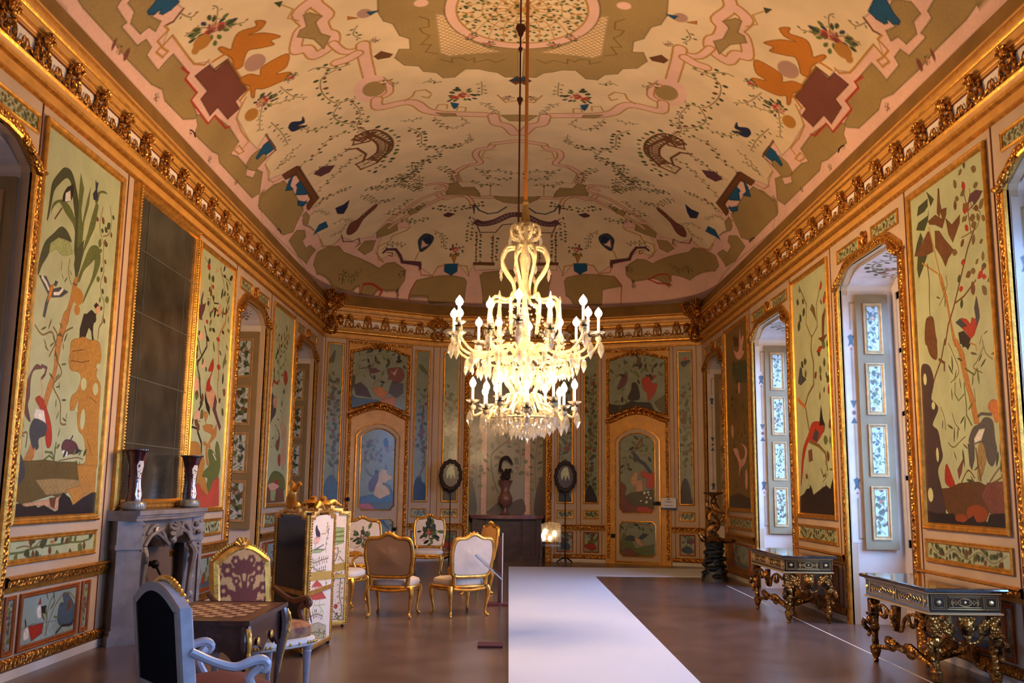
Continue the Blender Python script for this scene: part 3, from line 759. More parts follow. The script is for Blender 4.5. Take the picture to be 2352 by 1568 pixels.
ART['R3']='''L dochre 4|1372,253 1385,289 1370,303 1344,314 1340,345 1350,365 1344,385
L dochre 2.5|1344,383 1318,394 1318,426 1295,455
L dochre 2.5|1348,386 1367,406 1363,435 1395,469
L orangl 6|1419,300 1385,286
L dochre 1.5|1281,220 1283,262 1273,286 1282,305
V ivy 9 8 0|1377,468 1388,448 1399,428 1383,414
V berry 8 8 0|1294,466 1281,444 1268,424 1299,417
V ivy 9 9 0|1273,379 1268,363 1316,344 1326,325
V berry 8 8 0|1293,339 1263,342 1274,314 1304,312 1321,304
V ivy 9 9 0|1294,271 1296,251 1275,240 1299,224
V ivy 8 8 0|1363,362 1369,349 1392,338
P dochre|1347,424 1338,431 1327,422 1321,403 1340,420
P brown|1300,376 1297,404 1291,409 1286,402 1292,377 1277,377 1297,368 1316,377
P red|1326,359 1313,365 1298,363 1310,357
P slate|1416,325 1404,348 1396,344 1393,333 1376,326 1403,320
p red|1405,223 1377,245 1358,260 1330,261 1307,254 1312,244 1345,231 1374,235 1397,215 1415,177 1419,178
P slate|1357,239 1343,251 1328,245 1337,233
P black|1326,255 1315,283 1310,264 1303,255
L dochre 5|1370,235 1330,227 1304,216 1299,194
P maroon|1379,222 1362,224 1360,208 1377,206
V bam 9 6 1|1309,206 1296,189 1320,177
V ivy 9 6 1|1375,190 1385,172
P black|1426,156 1404,161 1394,167 1369,169 1362,159 1321,169 1305,172 1291,167 1275,184 1265,171 1266,133 1429,129'''
ART['R5']='''P dgreen|1835,411 1726,402 1710,359 1827,372
V big 9 6 0|1819,455 1803,386 1833,319 1806,253 1843,215 1817,149
V big 9 6 0|1750,379 1734,326 1760,277 1724,229 1763,150
V berry 9 6 0|1783,367 1803,279 1781,180
p blush|1821,437 1799,428 1776,430 1767,468 1758,446 1747,452 1737,445 1750,426 1735,419 1768,410 1800,417
P black|1818,461 1780,452 1781,436 1814,441
p blush|1841,243 1807,243 1787,224 1766,223 1750,230 1753,243 1779,252 1743,245 1734,232 1751,215 1784,206 1801,191 1799,217
E blush|1744,185 1735,185 1746,167
E blush|1782,357 1773,356 1783,346
E blush|1843,279 1833,279 1844,266
P black|1879,154 1805,160 1713,150 1715,133 1887,133'''
ART['DRdoor']='''L slate 8|133,250 147,232 161,222 174,204
V big 8 6 1|134,250 118,229 114,208
V big 8 6 1|111,254 136,250 155,282
V big 8 6 1|151,243 176,246
L brown 3|138,257 155,282 154,264 144,257
p face|127,186 138,204 145,201 143,187 154,187 155,162 143,155 139,176 134,172
p coral|152,204 161,208 168,201 181,201 179,169 164,173 165,190 154,194
P olived|103,144 128,158 180,166 180,114 102,113
V white 3 4 0|146,134 171,149 164,159
p maroon|102,176 110,179 117,169 114,155 124,137 146,127 180,124 174,107 124,106 102,123
P coral|142,127 164,128 178,121 164,110 142,117'''
ART['DRlow']='''V big 8 5 2|113,68 128,89 171,86
P green|102,33 109,68 124,58 138,34 179,45 179,15 102,12
P face|136,58 145,58 156,41 142,44
P slate|113,54 124,64 135,61 136,51
P slate|145,58 156,69 167,66 153,55
P maroon|101,22 116,37 149,21 101,15'''
ART['DRover']='''P black|76,333 76,362 96,358 111,358 130,368 144,364 174,363 184,345 148,346 104,343
p black|122,372 130,393 132,408 141,409 147,396 148,371
p plum|97,398 108,423 114,432 121,426 117,408 104,396
p red|156,418 174,424 189,424 178,413 178,406 190,406 185,385 170,367 167,385 158,396
P brown|143,451 145,467 153,467 153,447
V big 9 6 1|85,405 93,431 123,448 145,440 167,454 189,446
V big 9 6 1|93,387 111,383 100,361
V big 9 6 0|167,461 145,462 123,464
V big 9 6 0|127,422 152,425 167,435 196,438
P olived|184,363 208,380 208,338 195,345'''
ART['DRpanel']='''p slate|245,454 256,457 266,457 257,448 250,443
E coral|254,462 259,462 254,458
L green 1.5|251,198 253,277 257,347 253,404
V ivy 6 5 0|246,208 243,243 262,277 248,298 262,326 249,355 260,383 253,404
V ivy 6 5 0|257,208 261,243 244,277 259,312 245,341
p black|238,136 239,153 242,174 246,187 253,191 260,174 263,153 266,136'''
ART['DLdoor']='''L green 2|107,202 103,216 117,227 135,227
V ivy 6 5 0|101,206 99,223 124,227 139,231
V ivy 6 5 1|100,271 109,251 124,237 146,241
V ivy 6 5 1|133,279 126,269 120,255
p navy|147,269 154,273 158,263 157,252 149,256
p red|153,252 160,252 159,240 154,243
V ivy 6 5 1|164,256 168,246 161,242
p plum|124,186 136,200 140,189 134,175 129,158 118,155 115,172
E black|132,198 136,198 132,193
p ochrel|138,193 144,203 155,203 159,193 167,190 169,183 156,176 156,165 166,152 157,138 139,134 127,141 130,162 137,179
P green|151,203 154,216 159,204
L olived 6|150,172 164,166 172,148
L olived 4|107,202 116,191 126,187
P slated|92,141 124,148 142,138 175,152 175,128 92,127
P coral|92,127 117,129 136,117 125,114 93,117
P olived|117,129 175,131 171,112 136,114'''
ART['DLlow']='''L slate 7|126,92 152,88 163,76
V big 8 6 2|155,87 167,73 160,63
E blush|164,63 171,63 164,58'''
ART['DLover']='''P slated|67,335 69,367 79,360 134,358 135,343 98,344
P dgreen|68,377 66,412 75,409 74,392
V bam 9 6 1|75,409 79,434 86,449
V bam 9 6 1|75,409 95,421 113,421
V big 9 6 1|86,459 112,458 134,463 157,458 169,441 192,450
V big 9 6 1|118,391 133,406 152,400 163,412
V big 9 6 1|112,458 116,440 127,445
P plum|105,432 113,428 122,430 134,424 119,419 110,417
p maroon|151,429 162,433 185,435 193,417 182,402 159,408
P face|158,426 166,423 177,434 170,416
P orange|117,384 137,389 154,375 146,361 127,367
P orange|138,359 172,369 173,345 142,343
P greyb|163,401 190,399 191,378 176,366 156,376
p white|84,371 93,380 104,372 97,367
P plumd|72,388 88,396 104,383 115,363 78,367'''
ART['DLpan1']='''p slated|13,133 16,170 30,189 45,171 52,133
L olived 2|35,180 34,275 27,390
V ivy 6 5 0|29,199 42,256 22,313 34,371 22,409
V ivy 6 5 0|41,199 25,246 40,294 20,370 30,409
p olived|14,437 21,453 28,463 25,438'''
ART['DLpan2']='''p black|227,135 228,173 235,188 243,191 247,177 255,170 258,135
L brown 4|239,188 252,216 251,245 241,273 246,352
V ivy 6 5 0|233,251 256,273 232,301 253,324 231,344 250,367 237,391
V ivy 6 5 0|251,202 257,238 241,266 233,280
p green|232,446 239,446 246,439 254,427 240,432
p maroon|238,294 246,296 244,280 240,283'''
ART['CLpan']='''L green 4|31,239 39,275 29,311 47,354 31,387
V ivy 6 5 0|31,239 41,275 30,303 47,347 28,369 38,398
V ivy 6 5 0|24,253 48,289 25,325 46,376
p black|21,135 22,160 36,167 53,157 53,136
p plum|29,318 44,322 37,307'''
ART['Lsm']='''L green 2|805,103 826,103 849,106 878,106 894,106 911,107 938,106 958,108
V ivy 6 6 0|807,103 816,109 826,100 840,102 843,108 865,102 873,109 895,103 902,110 911,106 922,103 933,108 946,110 954,105
V ivy 6 6 1|816,107 830,108 845,106 857,111
E orange|879,109 883,109 879,108'''
ART['Ldado']='''P slate2|832,23 832,38 855,40 937,35 946,26 944,24 877,24
P red|848,39 875,38 874,30 856,26
p white|861,52 866,55 869,51 870,44 864,44
P black|869,53 878,53 879,46 871,48
P red|863,56 866,61 868,56
L black 2|842,45 844,40 840,31
p white|842,37 848,38 850,29 841,29
V bam 7 7 1|882,27 881,45 885,56 890,60
V bam 7 7 1|880,27 892,48 907,59
p slated|902,40 904,51 912,52 909,60 920,59 935,47 940,43 938,31 925,29 907,33
V ivy 7 6 1|911,59 922,60 934,53
L black 2|901,26 912,31 929,30 937,34'''
ART['scrA']='''V tree 3 4 1|4,114 3,121 11,125
p dpurp|21,122 25,123 27,120 36,115 35,111 25,112 20,118
p blush|19,111 35,111 30,106 17,106
P lgreen|-1,100 14,100 56,98 39,96 11,97
L dgrey 1|22,104 18,99 51,103 22,100 52,98
V tree 4 3 1|61,95 59,104 67,114 61,121
L ochre 1|40,108 41,114 58,114 59,121 70,121
V berry 4 3 1|0,91 20,87 45,88 70,88
V tree 4 3 1|2,81 17,83 34,78 63,77
L gold 9|0,75 82,70
P coral|14,64 20,66 31,69 44,65 53,61
P pink|14,64 52,61 53,56 17,59
L coral 1.5|28,63 30,58
L coral 1.5|40,62 41,57
P coral|2,54 17,59 52,56 68,48 34,50
L lgreen 1.5|30,50 20,40
L lgreen 1.5|47,49 43,44 61,34
L lgreen 1|27,45 65,42
V tree 4 3 1|16,36 36,36 58,31
p plum|6,52 12,42 21,30 15,33 5,45
P tan|6,29 42,27 72,20 74,7 5,16
V tree 4 3 1|7,21 39,18 69,12
V tree 4 3 1|7,69 4,64
V tree 4 3 1|63,68 67,57'''
ART['scrB']='''P lgreen|57,115 70,114 70,97 57,94
L green 1.5|57,109 70,110
L green 1.5|58,104 70,105
L green 1.5|58,98 70,99
V ochre 4 4 1|59,76 63,86 62,92
V ochre 4 4 1|71,75 65,81
L gold 9|58,68 74,70
V tree 4 4 1|59,53 61,62 70,59
V ochre 4 3 1|68,57 67,38 71,22 70,13
p coral|60,24 62,27 65,25 63,22
V tree 4 3 1|59,20 65,14 72,13
V tree 4 3 1|58,10 66,10 74,7'''
# ================================================================ STRUCTURE
def W(o, root): o.parent = root; o.location = -root.location; return o
Y0 = -3.0
MB().box((XL-1.2, Y0-.5, -.1), (XR+1.2, 23.6, 0)).build('floor', floorm, sm=False, kind='structure')
# vault
RISE = 1.85; _r = np.sin(np.linspace(0, np.pi/2, 4001)); _x = 4.24*_r; _z = RISE*(1-_r**2.2)**.6
_a = np.concatenate([[0], np.cumsum(np.hypot(np.diff(_x), np.diff(_z)))]); AL_ = float(_a[-1])
def unst(p): return np.sign(p)*np.interp(np.abs(p), _a, _x)
def vz(X, Y):
    q = np.abs(X)**6/4.24**6 + np.clip((Y-17.9)/4.25, 0, None)**6
    for nx, ny, d in ((-.4918, .8707, 4.5668), (.3690, .9294, 4.6782)): q = q+np.where(Y > 17, np.clip((nx*X+ny*(Y-17.9))/d, 0, None)**6, 0)
    r = np.minimum(q**(1/6), 1); return 5.917+RISE*(1-r**2.2)**.6
cc = Canvas(-AL_, 0.02, 8.2, 17.9+AL_, .0135, 'cream')
cc.amp = .05
def wv(p): return [(float(a), float(b)) for a, b in p]
cc.poly([(-AL_, 8), (-4.55, 8), (-4.55, 17.5), (-4.3, 21.5), (-2.2, 22.35), (.05, 22.5), (.05, 23), (-AL_, 23)], 'pink')
cc.run(ART['ceil'])
# central medallion: ring, trellis net
cy0 = 11.5
cc.ell(0, cy0, 1.02, 1.1, 'dochre'); cc.ell(0, cy0, 1.0, 1.08, 'pink'); cc.ell(0, cy0, .87, .93, 'ochre'); cc.ell(0, cy0, .84, .9, 'cream')
for k in range(12):
    a = math.pi/2+math.pi*k/11; cc.line(smooth([(0, cy0), (.45*math.cos(a+.25), cy0+.47*math.sin(a+.25)), (.84*math.cos(a), cy0+.9*math.sin(a))], 5), .012, 'ochre')
for q in (.2, .4, .62): cc.line([(.84*q*math.cos(t), cy0+.9*q*math.sin(t)) for t in np.linspace(math.pi/2, 1.5*math.pi, 20)], .012, 'ochre')
R0 = random.Random(3)
for _ in range(170):
    a = R0.uniform(1.57, 4.72); q = math.sqrt(R0.uniform(0, 1)); cc.leaf(.82*q*math.cos(a), cy0+.88*q*math.sin(a), R0.uniform(0, 6.28), .06, .5, R0.choice(['green', 'dgreen', 'ochre']))
for b in (-.7, -.45): cc.flower(b, cy0+.95 if b > -.6 else cy0+.7, .09)
n0 = cc.nx; cc.a = np.concatenate([cc.a[:, :-2], cc.a[:, :-2][:, ::-1]], 1); cc.nx = cc.a.shape[1]; cc.X = np.linspace(-AL_, AL_, cc.nx); cc.dx = cc.X[1]-cc.X[0]
def cmap(P, Q):
    X = unst(P); Y = np.where(Q < 17.9, Q, 17.9+unst(np.maximum(Q-17.9, 0))); return np.stack([X+.1, Y, vz(X, Y)], -1)
cc.mesh('ceiling', cmap, frescom, kind='structure')
c2 = Canvas(-AL_, AL_, Y0-.4, 8.2, .06, 'cream')      # the vault behind the camera
qq = np.clip(23-c2.Y, 8.2, 17.9+AL_-.1)
c2.a[:] = cc.a[np.clip(((qq-8.2)/cc.dy).astype(int), 0, cc.ny-1)][:, np.clip(((c2.X+AL_)/cc.dx).astype(int), 0, cc.nx-1)]
c2.mesh('ceiling', cmap, frescom, kind='structure')

MB().box((-4.6, 22.0, 5.925), (4.7, 23.4, 5.99)).build('ceiling', gpaint, sm=False, kind='structure')  # cover slab added behind the vault's far edge to stop sky leaking in
def arch(a, b, z0=0., top=4.5):
    t = top-4.5; h = [(0, 4.26+t), (.02, 4.31+t), (.1, 4.35+t), (.17, 4.4+t), (.3, 4.47+t), (.5, 4.5+t)]
    return [(a, z0)]+[(a+x, z) for x, z in h]+[(b-x, z) for x, z in reversed(h)]+[(b, z0)]
def wall(name, pl, s0, s1, opens, ztop=5.95):
    m = MB(); c = s0
    f0 = lambda s, z: pl(s, z, 0); f1 = lambda s, z: pl(s, z, -.1)
    for a, b in opens:
        m.prism([(c, 0), (a, 0), (a, ztop), (c, ztop)], f0, f1)
        ar = arch(a, b)[1:-1]; m.prism(ar+[(b, ztop), (a, ztop)], f0, f1); c = b
    m.prism([(c, 0), (s1, 0), (s1, ztop), (c, ztop)], f0, f1)
    m.build(name, wallp, sm=False, kind='structure')
wall('wall_left', PLL, Y0, 20.75, WIN_L); wall('wall_right', PLR, Y0, 21.25, WIN_R)
wall('wall_far_left', PDL, 0, PDL.L, []); wall('wall_far_right', PDR, 0, PDR.L, [])

MB().box((XL-.1, Y0-.12, 0), (XR+.1, Y0, 8)).build('wall_back', wallp, sm=False, kind='structure')
NA, NB = .84, 2.61
m = MB()
for a, b, z0, z1 in ((0, NA, 0, 5.95), (NB, PCL.L, 0, 5.95), (NA, NB, 4.35, 5.95)): m.prism([(a, z0), (b, z0), (b, z1), (a, z1)], lambda s, z: PCL(s, z, 0), lambda s, z: PCL(s, z, -.1))
for s in (NA, NB): m.add([PCL(s, 0, 0), PCL(s, 0, -.7), PCL(s, 4.4, -.7), PCL(s, 4.4, 0)], [(0, 1, 2, 3)])
m.add([PCL(NA, 4.35, 0), PCL(NB, 4.35, 0), PCL(NB, 4.35, -.7), PCL(NA, 4.35, -.7)], [(0, 1, 2, 3)]); m.build('wall_far', wallp, sm=False, kind='structure')

# cornice all round the room
rim = [(XL, Y0), AL, BL, BR, AR, (XR, Y0)]
pr = [(0, 4.915, 2), (.03, 4.93, 2), (.03, 4.945, 4), (.022, 4.955, 0), (.035, 5.03, 4), (.03, 5.04, 2), (.06, 5.055, 2), (.065, 5.08, 4), (.055, 5.09, 0), (.085, 5.12, 2), (.095, 5.145, 0), (.085, 5.16, 4), (.045, 5.17, 1), (.045, 5.36, 4), (.06, 5.37, 0), (.065, 5.40, 4), (.06, 5.408, 0),
      (.085, 5.42, 2), (.09, 5.45, 4), (.08, 5.458, 0), (.11, 5.50, 0), (.13, 5.52, 4), (.125, 5.53, 2), (.16, 5.55, 0), (.18, 5.59, 2), (.185, 5.62, 4), (.165, 5.635, 0), (.17, 5.665, 2), (.15, 5.68, 3), (.08, 5.80, 3), (.0, 5.917, 3), (-.1, 5.93, 3)]
pr = [(p if z < 5.4 or z > 5.9 else .05+(p-.05)*.4 if z < 5.68 else .04 if z < 5.79 else .02, z, k) for p, z, k in pr]
MB().sweep(rim, [(-p, z, k) for p, z, k in pr], lambda x, y, h: (x, y, h)).build('trim_1', [gpaint, friezew, gold, cove, redline], kind='structure')
def frieze(pl, s0, s1, per=.58):
    n = max(1, round((s1-s0)/per)); st = (s1-s0)/n; m = MB()
    def T(pts, r, k=3, n=5): m.tube([pl(x, z, .055+.012) for x, z in smooth(pts, k)], r, n)
    for i in range(n):
        c = s0+st*(i+.5); h = st/.58
        for g in (-1, 1):
            T([(c+g*.015*h, 5.2), (c+g*.07*h, 5.175), (c+g*.115*h, 5.215), (c+g*.11*h, 5.29), (c+g*.07*h, 5.33), (c+g*.035*h, 5.3), (c+g*.055*h, 5.26)], [.026]*4+[.02]*8+[.013]*7)
            T([(c+g*.12*h, 5.2), (c+g*.17*h, 5.18), (c+g*.23*h, 5.225), (c+g*.29*h, 5.185)], .017)
            T([(c+g*.105*h, 5.33), (c+g*.085*h, 5.39), (c+g*.05*h, 5.42)], [.02]*3+[.014]*4)
        for q in (-.035, 0, .035): T([(c+(.29+q)*h, 5.2), (c+(.29+q*1.6)*h, 5.25), (c+(.29+q*.6)*h, 5.29)], .008, 2)
        for a in (-62, -31, 0, 31, 62):
            r = math.radians(a); m.tube([pl(c+.015*math.sin(r), 5.35, .08), pl(c+.085*h*math.sin(r), 5.37+.1*math.cos(r), .12)], [.016, .024], 6)
        m.ball(pl(c, 5.35, .1), .032, 6, 4)
        for z, q in ((5.285, .024), (5.235, .03), (5.19, .02)): m.ball(pl(c, z, .065), (q, q, q*1.2), 6, 4)
    m.build('frieze_carving', goldc, C.objects['trim_1'])
frieze(PLL, 4.5, 20.35); frieze(PLR, 4.5, 20.9); frieze(PDL, .35, 2.5, .43); frieze(PCL, .3, PCL.L-.3, .46); frieze(PDR, .35, 2.6, .45)
# rocaille scrolls where the cornice turns
def rocaille(x, y, rz, k, big):
    m = MB(); m.M = Matrix.Translation((x, y, 5.1)) @ Matrix.Rotation(rz, 4, 'Z'); S = 1.05 if big else .6
    def sp(cx, cz, r0, turns, sg, w, d=-.12):
        P = []; 
        for i in range(22): t = i/21; a = turns*2*math.pi*t; r = r0*(1-.78*t); P.append((cx+sg*r*math.cos(a), d, cz+r*math.sin(a)))
        m.tube(P, [w*(1-.5*i/21) for i in range(22)], 6)
    for sg in (-1, 1):
        sp(sg*.22*S, .5*S, .17*S, 1.3, sg, .05*S); sp(sg*.2*S, .1*S, .12*S, 1.2, -sg, .04*S)
        m.tube([(sg*.05*S, -.16, -.15*S), (sg*.22*S, -.22, .0), (sg*.12*S, -.24, .25*S), (sg*.3*S, -.2, .42*S), (sg*.42*S, -.16, .5*S)], [.03*S, .05*S, .045*S, .05*S, .02], 6, k=4)
    for a in (-60, -35, -12, 12, 35, 60):
        r = math.radians(a); m.tube([(.05*math.sin(r), -.2, .45*S), (.26*S*math.sin(r), -.26, .5*S+.34*S*math.cos(r))], [.05*S, .028*S], 6)
    m.ball((0, -.26, .45*S), .11*S, 10, 8); m.ball((0, -.2, .1*S), (.08*S, .06*S, .16*S), 8, 6); m.build('corner_scrollwork', goldc, C.objects['trim_1'])
rocaille(AL[0]+.36, AL[1]-.22, math.radians(-42), 'far left', True); rocaille(AR[0]-.36, AR[1]-.22, math.radians(46), 'far right', True)
rocaille(BL[0]+.03, BL[1]-.03, math.radians(10), 'apse left', False); rocaille(BR[0]-.03, BR[1]-.03, math.radians(-14), 'apse right', False)

# ---------------------------------------------------------------- panels
PF = [(0, 0), (-.004, .03), (.008, .042), (.02, .03), (.026, .034), (.04, .03), (.048, .012), (.052, .005)]     # gilt frame section, from the outer edge inwards
def rectp(a, b, z0, z1): return [(a, z0), (b, z0), (b, z1), (a, z1)]
def framed(pl, path, name, cv, label, cat='painting', group=None, k=1., fm=gold, mask=None, d=.006, part='painted_panel'):
    c = pl((path[0][0]+path[1][0])/2, min(p[1] for p in path), 0); o = empty(name, c, label=label, category=cat, group=group)
    W(MB().sweep(path, [(x*k*1.25, h*k) for x, h in PF], lambda x, y, h: pl(x, y, h), closed=True).build('frame', fm), o)
    if cv is not None: W(cv.mesh(part, onplane(pl, d), paintm, mask=mask), o)
    return o
def vinecv(a, b, z0, z1, res=.011, base='pgreen', seed=1, vert=False, kind='ivy'):
    cv = Canvas(a, b, z0, z1, res, base); cv.ls = 1.15; R = cv.rnd = random.Random(seed); w, h = b-a, z1-z0; n = 6
    if vert or h > w: P = [(a+w*(.5+.24*(-1)**i), z0+h*(.06+.86*i/n)) for i in range(n+1)]
    else: P = [(a+w*(.05+.9*i/n), z0+h*(.5+.22*(-1)**i)) for i in range(n+1)]
    s = min(w, h)*.34; cv.vine(P, kind, s, s*.55, max(.008, s*.1)); cv.vine(P, kind, s*.9, s*.7, 0); return cv
def rail(pl, s0, s1, n=[0]):
    if s1-s0 < .05: return
    n[0] += 1; t = n[0]+1
    m = MB(); f = lambda x, y, h: pl(x, y, h)
    m.sweep([(s0, .71), (s1, .71)], [(0, 0, 1), (0, .02, 1), (.045, .03, 1), (.05, .05, 0), (.1, .055, 0), (.115, .07, 1), (.13, .05, 1), (.135, 0, 1)], f)
    m.sweep([(s0, .075), (s1, .075)], [(0, 0, 2), (0, .02, 2), (.02, .04, 0), (.08, .04, 0), (.1, .02, 2), (.1, 0, 2)], f)
    m.build('trim_%d' % t, [goldc, gold, redline], kind='structure')
    MB().sweep([(s0, 0), (s1, 0)], [(0, .028), (.075, .028), (.075, 0)], f).build('baseboard_%d' % t, white, kind='structure')
def groove(pl, ss, z0=0., z1=4.92):
    m = MB()
    for s in ss: m.prism(rectp(s-.007, s+.007, z0, z1), lambda x, y: pl(x, y, .001), lambda x, y: pl(x, y, .008))
    return m
def bay(pl, a, b, key, side, where, base='pgreen', res=.0055, art=None, paintlab=None, seed=1, sm=None, dd=None):
    cv = Canvas(a+.03, b-.03, 1.3, 4.8, res, base); cv.rnd = random.Random(seed)
    if art: cv.run(art)
    framed(pl, rectp(a, b, 1.265, 4.825), 'wall_painting', cv, paintlab or 'tall gilt-framed bird and blossom panel %s' % where, group='tall painted wall panels')
    c1 = vinecv(a+.03, b-.03, .96, 1.14, .009, 'pgreen', seed)
    if sm: c1 = Canvas(a+.03, b-.03, .96, 1.14, .006, 'pgreen'); c1.rnd = random.Random(5); c1.run(sm)
    framed(pl, rectp(a, b, .935, 1.165), 'vine_panel', c1, 'low horizontal leafy-vine panel under the tall painting %s' % where, 'wall panel', 'small vine panels below the tall paintings', .7)
    w = b-a; n1 = a+.2 if w > 1.3 else a+.1
    c2 = Canvas(a+.33, b-.32, .215, .665, .007, 'slate2'); c2.rnd = random.Random(seed+3)
    if dd: c2.run(dd)
    else:
        c2.poly([(a, .2), (b, .2), (b, .33), (a, .3)], 'slated'); c2.vine([(a+.4, .25), (a+.6, .5), (a+.8, .6)], 'bam', .1, .05, .01); x = a+.55*w
        c2.poly([(x, .3), (x+.05, .42), (x+.14, .45), (x+.2, .38), (x+.12, .32)], R0.choice(['red', 'slate', 'plum']), True); c2.vine([(b-.6, .25), (b-.5, .4), (b-.4, .6)], 'ivy', .07, .05, .01); c2.line([(x+.02, .3), (x+.02, .22)], .012, 'face')
    framed(pl, rectp(a+.31, b-.3, .2, .68), 'dado_painting', c2, 'low dado panel of birds by water %s' % where, 'painting', 'dado bird panels', .7, redgold)
    for q, (x0, x1) in enumerate(((a+.06, a+.23), (b-.22, b-.05))):
        framed(pl, rectp(x0, x1, .2, .68), 'dado_painting', vinecv(x0+.02, x1-.02, .215, .665, .01, 'slate2', seed+q, kind='tree'), 'narrow upright dado panel on the %s, %s' % (('nearer side', 'farther side')[q], where), 'painting', 'narrow dado panels', .6, redgold)
redgold = mat('red_gold_moulding', (178, 96, 44), .4, .5, noise=.3, nscale=10)
frameL = groove(PLL, [8.0-.06, 9.84, 12.19, 13.98, 16.1, 17.98]); frameL.build('trim_60', redline, sm=False, kind='structure')
groove(PLR, [8.2, 10.1, 12.56, 14.44, 16.93, 18.98]).build('trim_61', redline, sm=False, kind='structure')
bay(PLL, 7.99, 9.70, 'L1', 'left', 'left of the fireplace', 'pgreen', .0045, ART['L1'], 'tall gilt panel with palm, monkey on orange rock and cranes, left of the mirror', 11, ART['Lsm'], ART['Ldado'])
bay(PLL, 12.24, 13.88, 'L3', 'left', 'right of the fireplace', 'pgreen', .0055, ART['L3'], 'tall gilt panel with red pheasant above green and red rocks, right of the mirror', 12)
bay(PLL, 16.25, 17.9, 'L5', 'left', 'between the two recesses of the left wall', 'pgreen', .0075, ART['L5'], 'tall gilt panel with dark birds between two left recesses', 13)
bay(PLR, 8.29, 10.0, 'R1', 'right', 'nearest on the right wall', 'pgreen', .0045, ART['R1'], 'large tall panel with bamboo, berries and stork above the nearest console table', 14)
bay(PLR, 12.65, 14.36, 'R3', 'right', 'behind the farther console table', 'pgreen', .006, ART['R3'], 'tall panel with orange long-tailed bird on bent tree above the farther console', 15)
bay(PLR, 17.02, 18.9, 'R5', 'right', 'beside the gilded torchere', 'dochre', .0075, ART['R5'], 'dark brown-green tall panel with two white cranes, right wall far end', 16)
for pl, a, b, w in ((PLL, 3.85, 5.7, 'left'), (PLR, 4.0, 5.85, 'right')):
    cv = Canvas(a+.03, b-.03, 1.3, 4.8, .03, 'pgreen'); cv.vine([(a+.8, 1.5), (a+1, 2.5), (a+.6, 3.5), (a+.9, 4.5)], 'big', .16, .1, .04)
    framed(pl, rectp(a, b, 1.265, 4.825), 'wall_painting', cv, 'tall vine panel of the %s wall behind the photographer' % w, group='tall painted wall panels')
def piers(pl, opens, s0, s1):
    c = s0
    for a, b in list(opens)+[(s1, s1)]:
        rail(pl, c+(.13 if c != s0 else 0), a-(.13 if a != s1 else 0)); c = b
piers(PLL, WIN_L, Y0, 20.75); piers(PLR, WIN_R, Y0, 21.25)

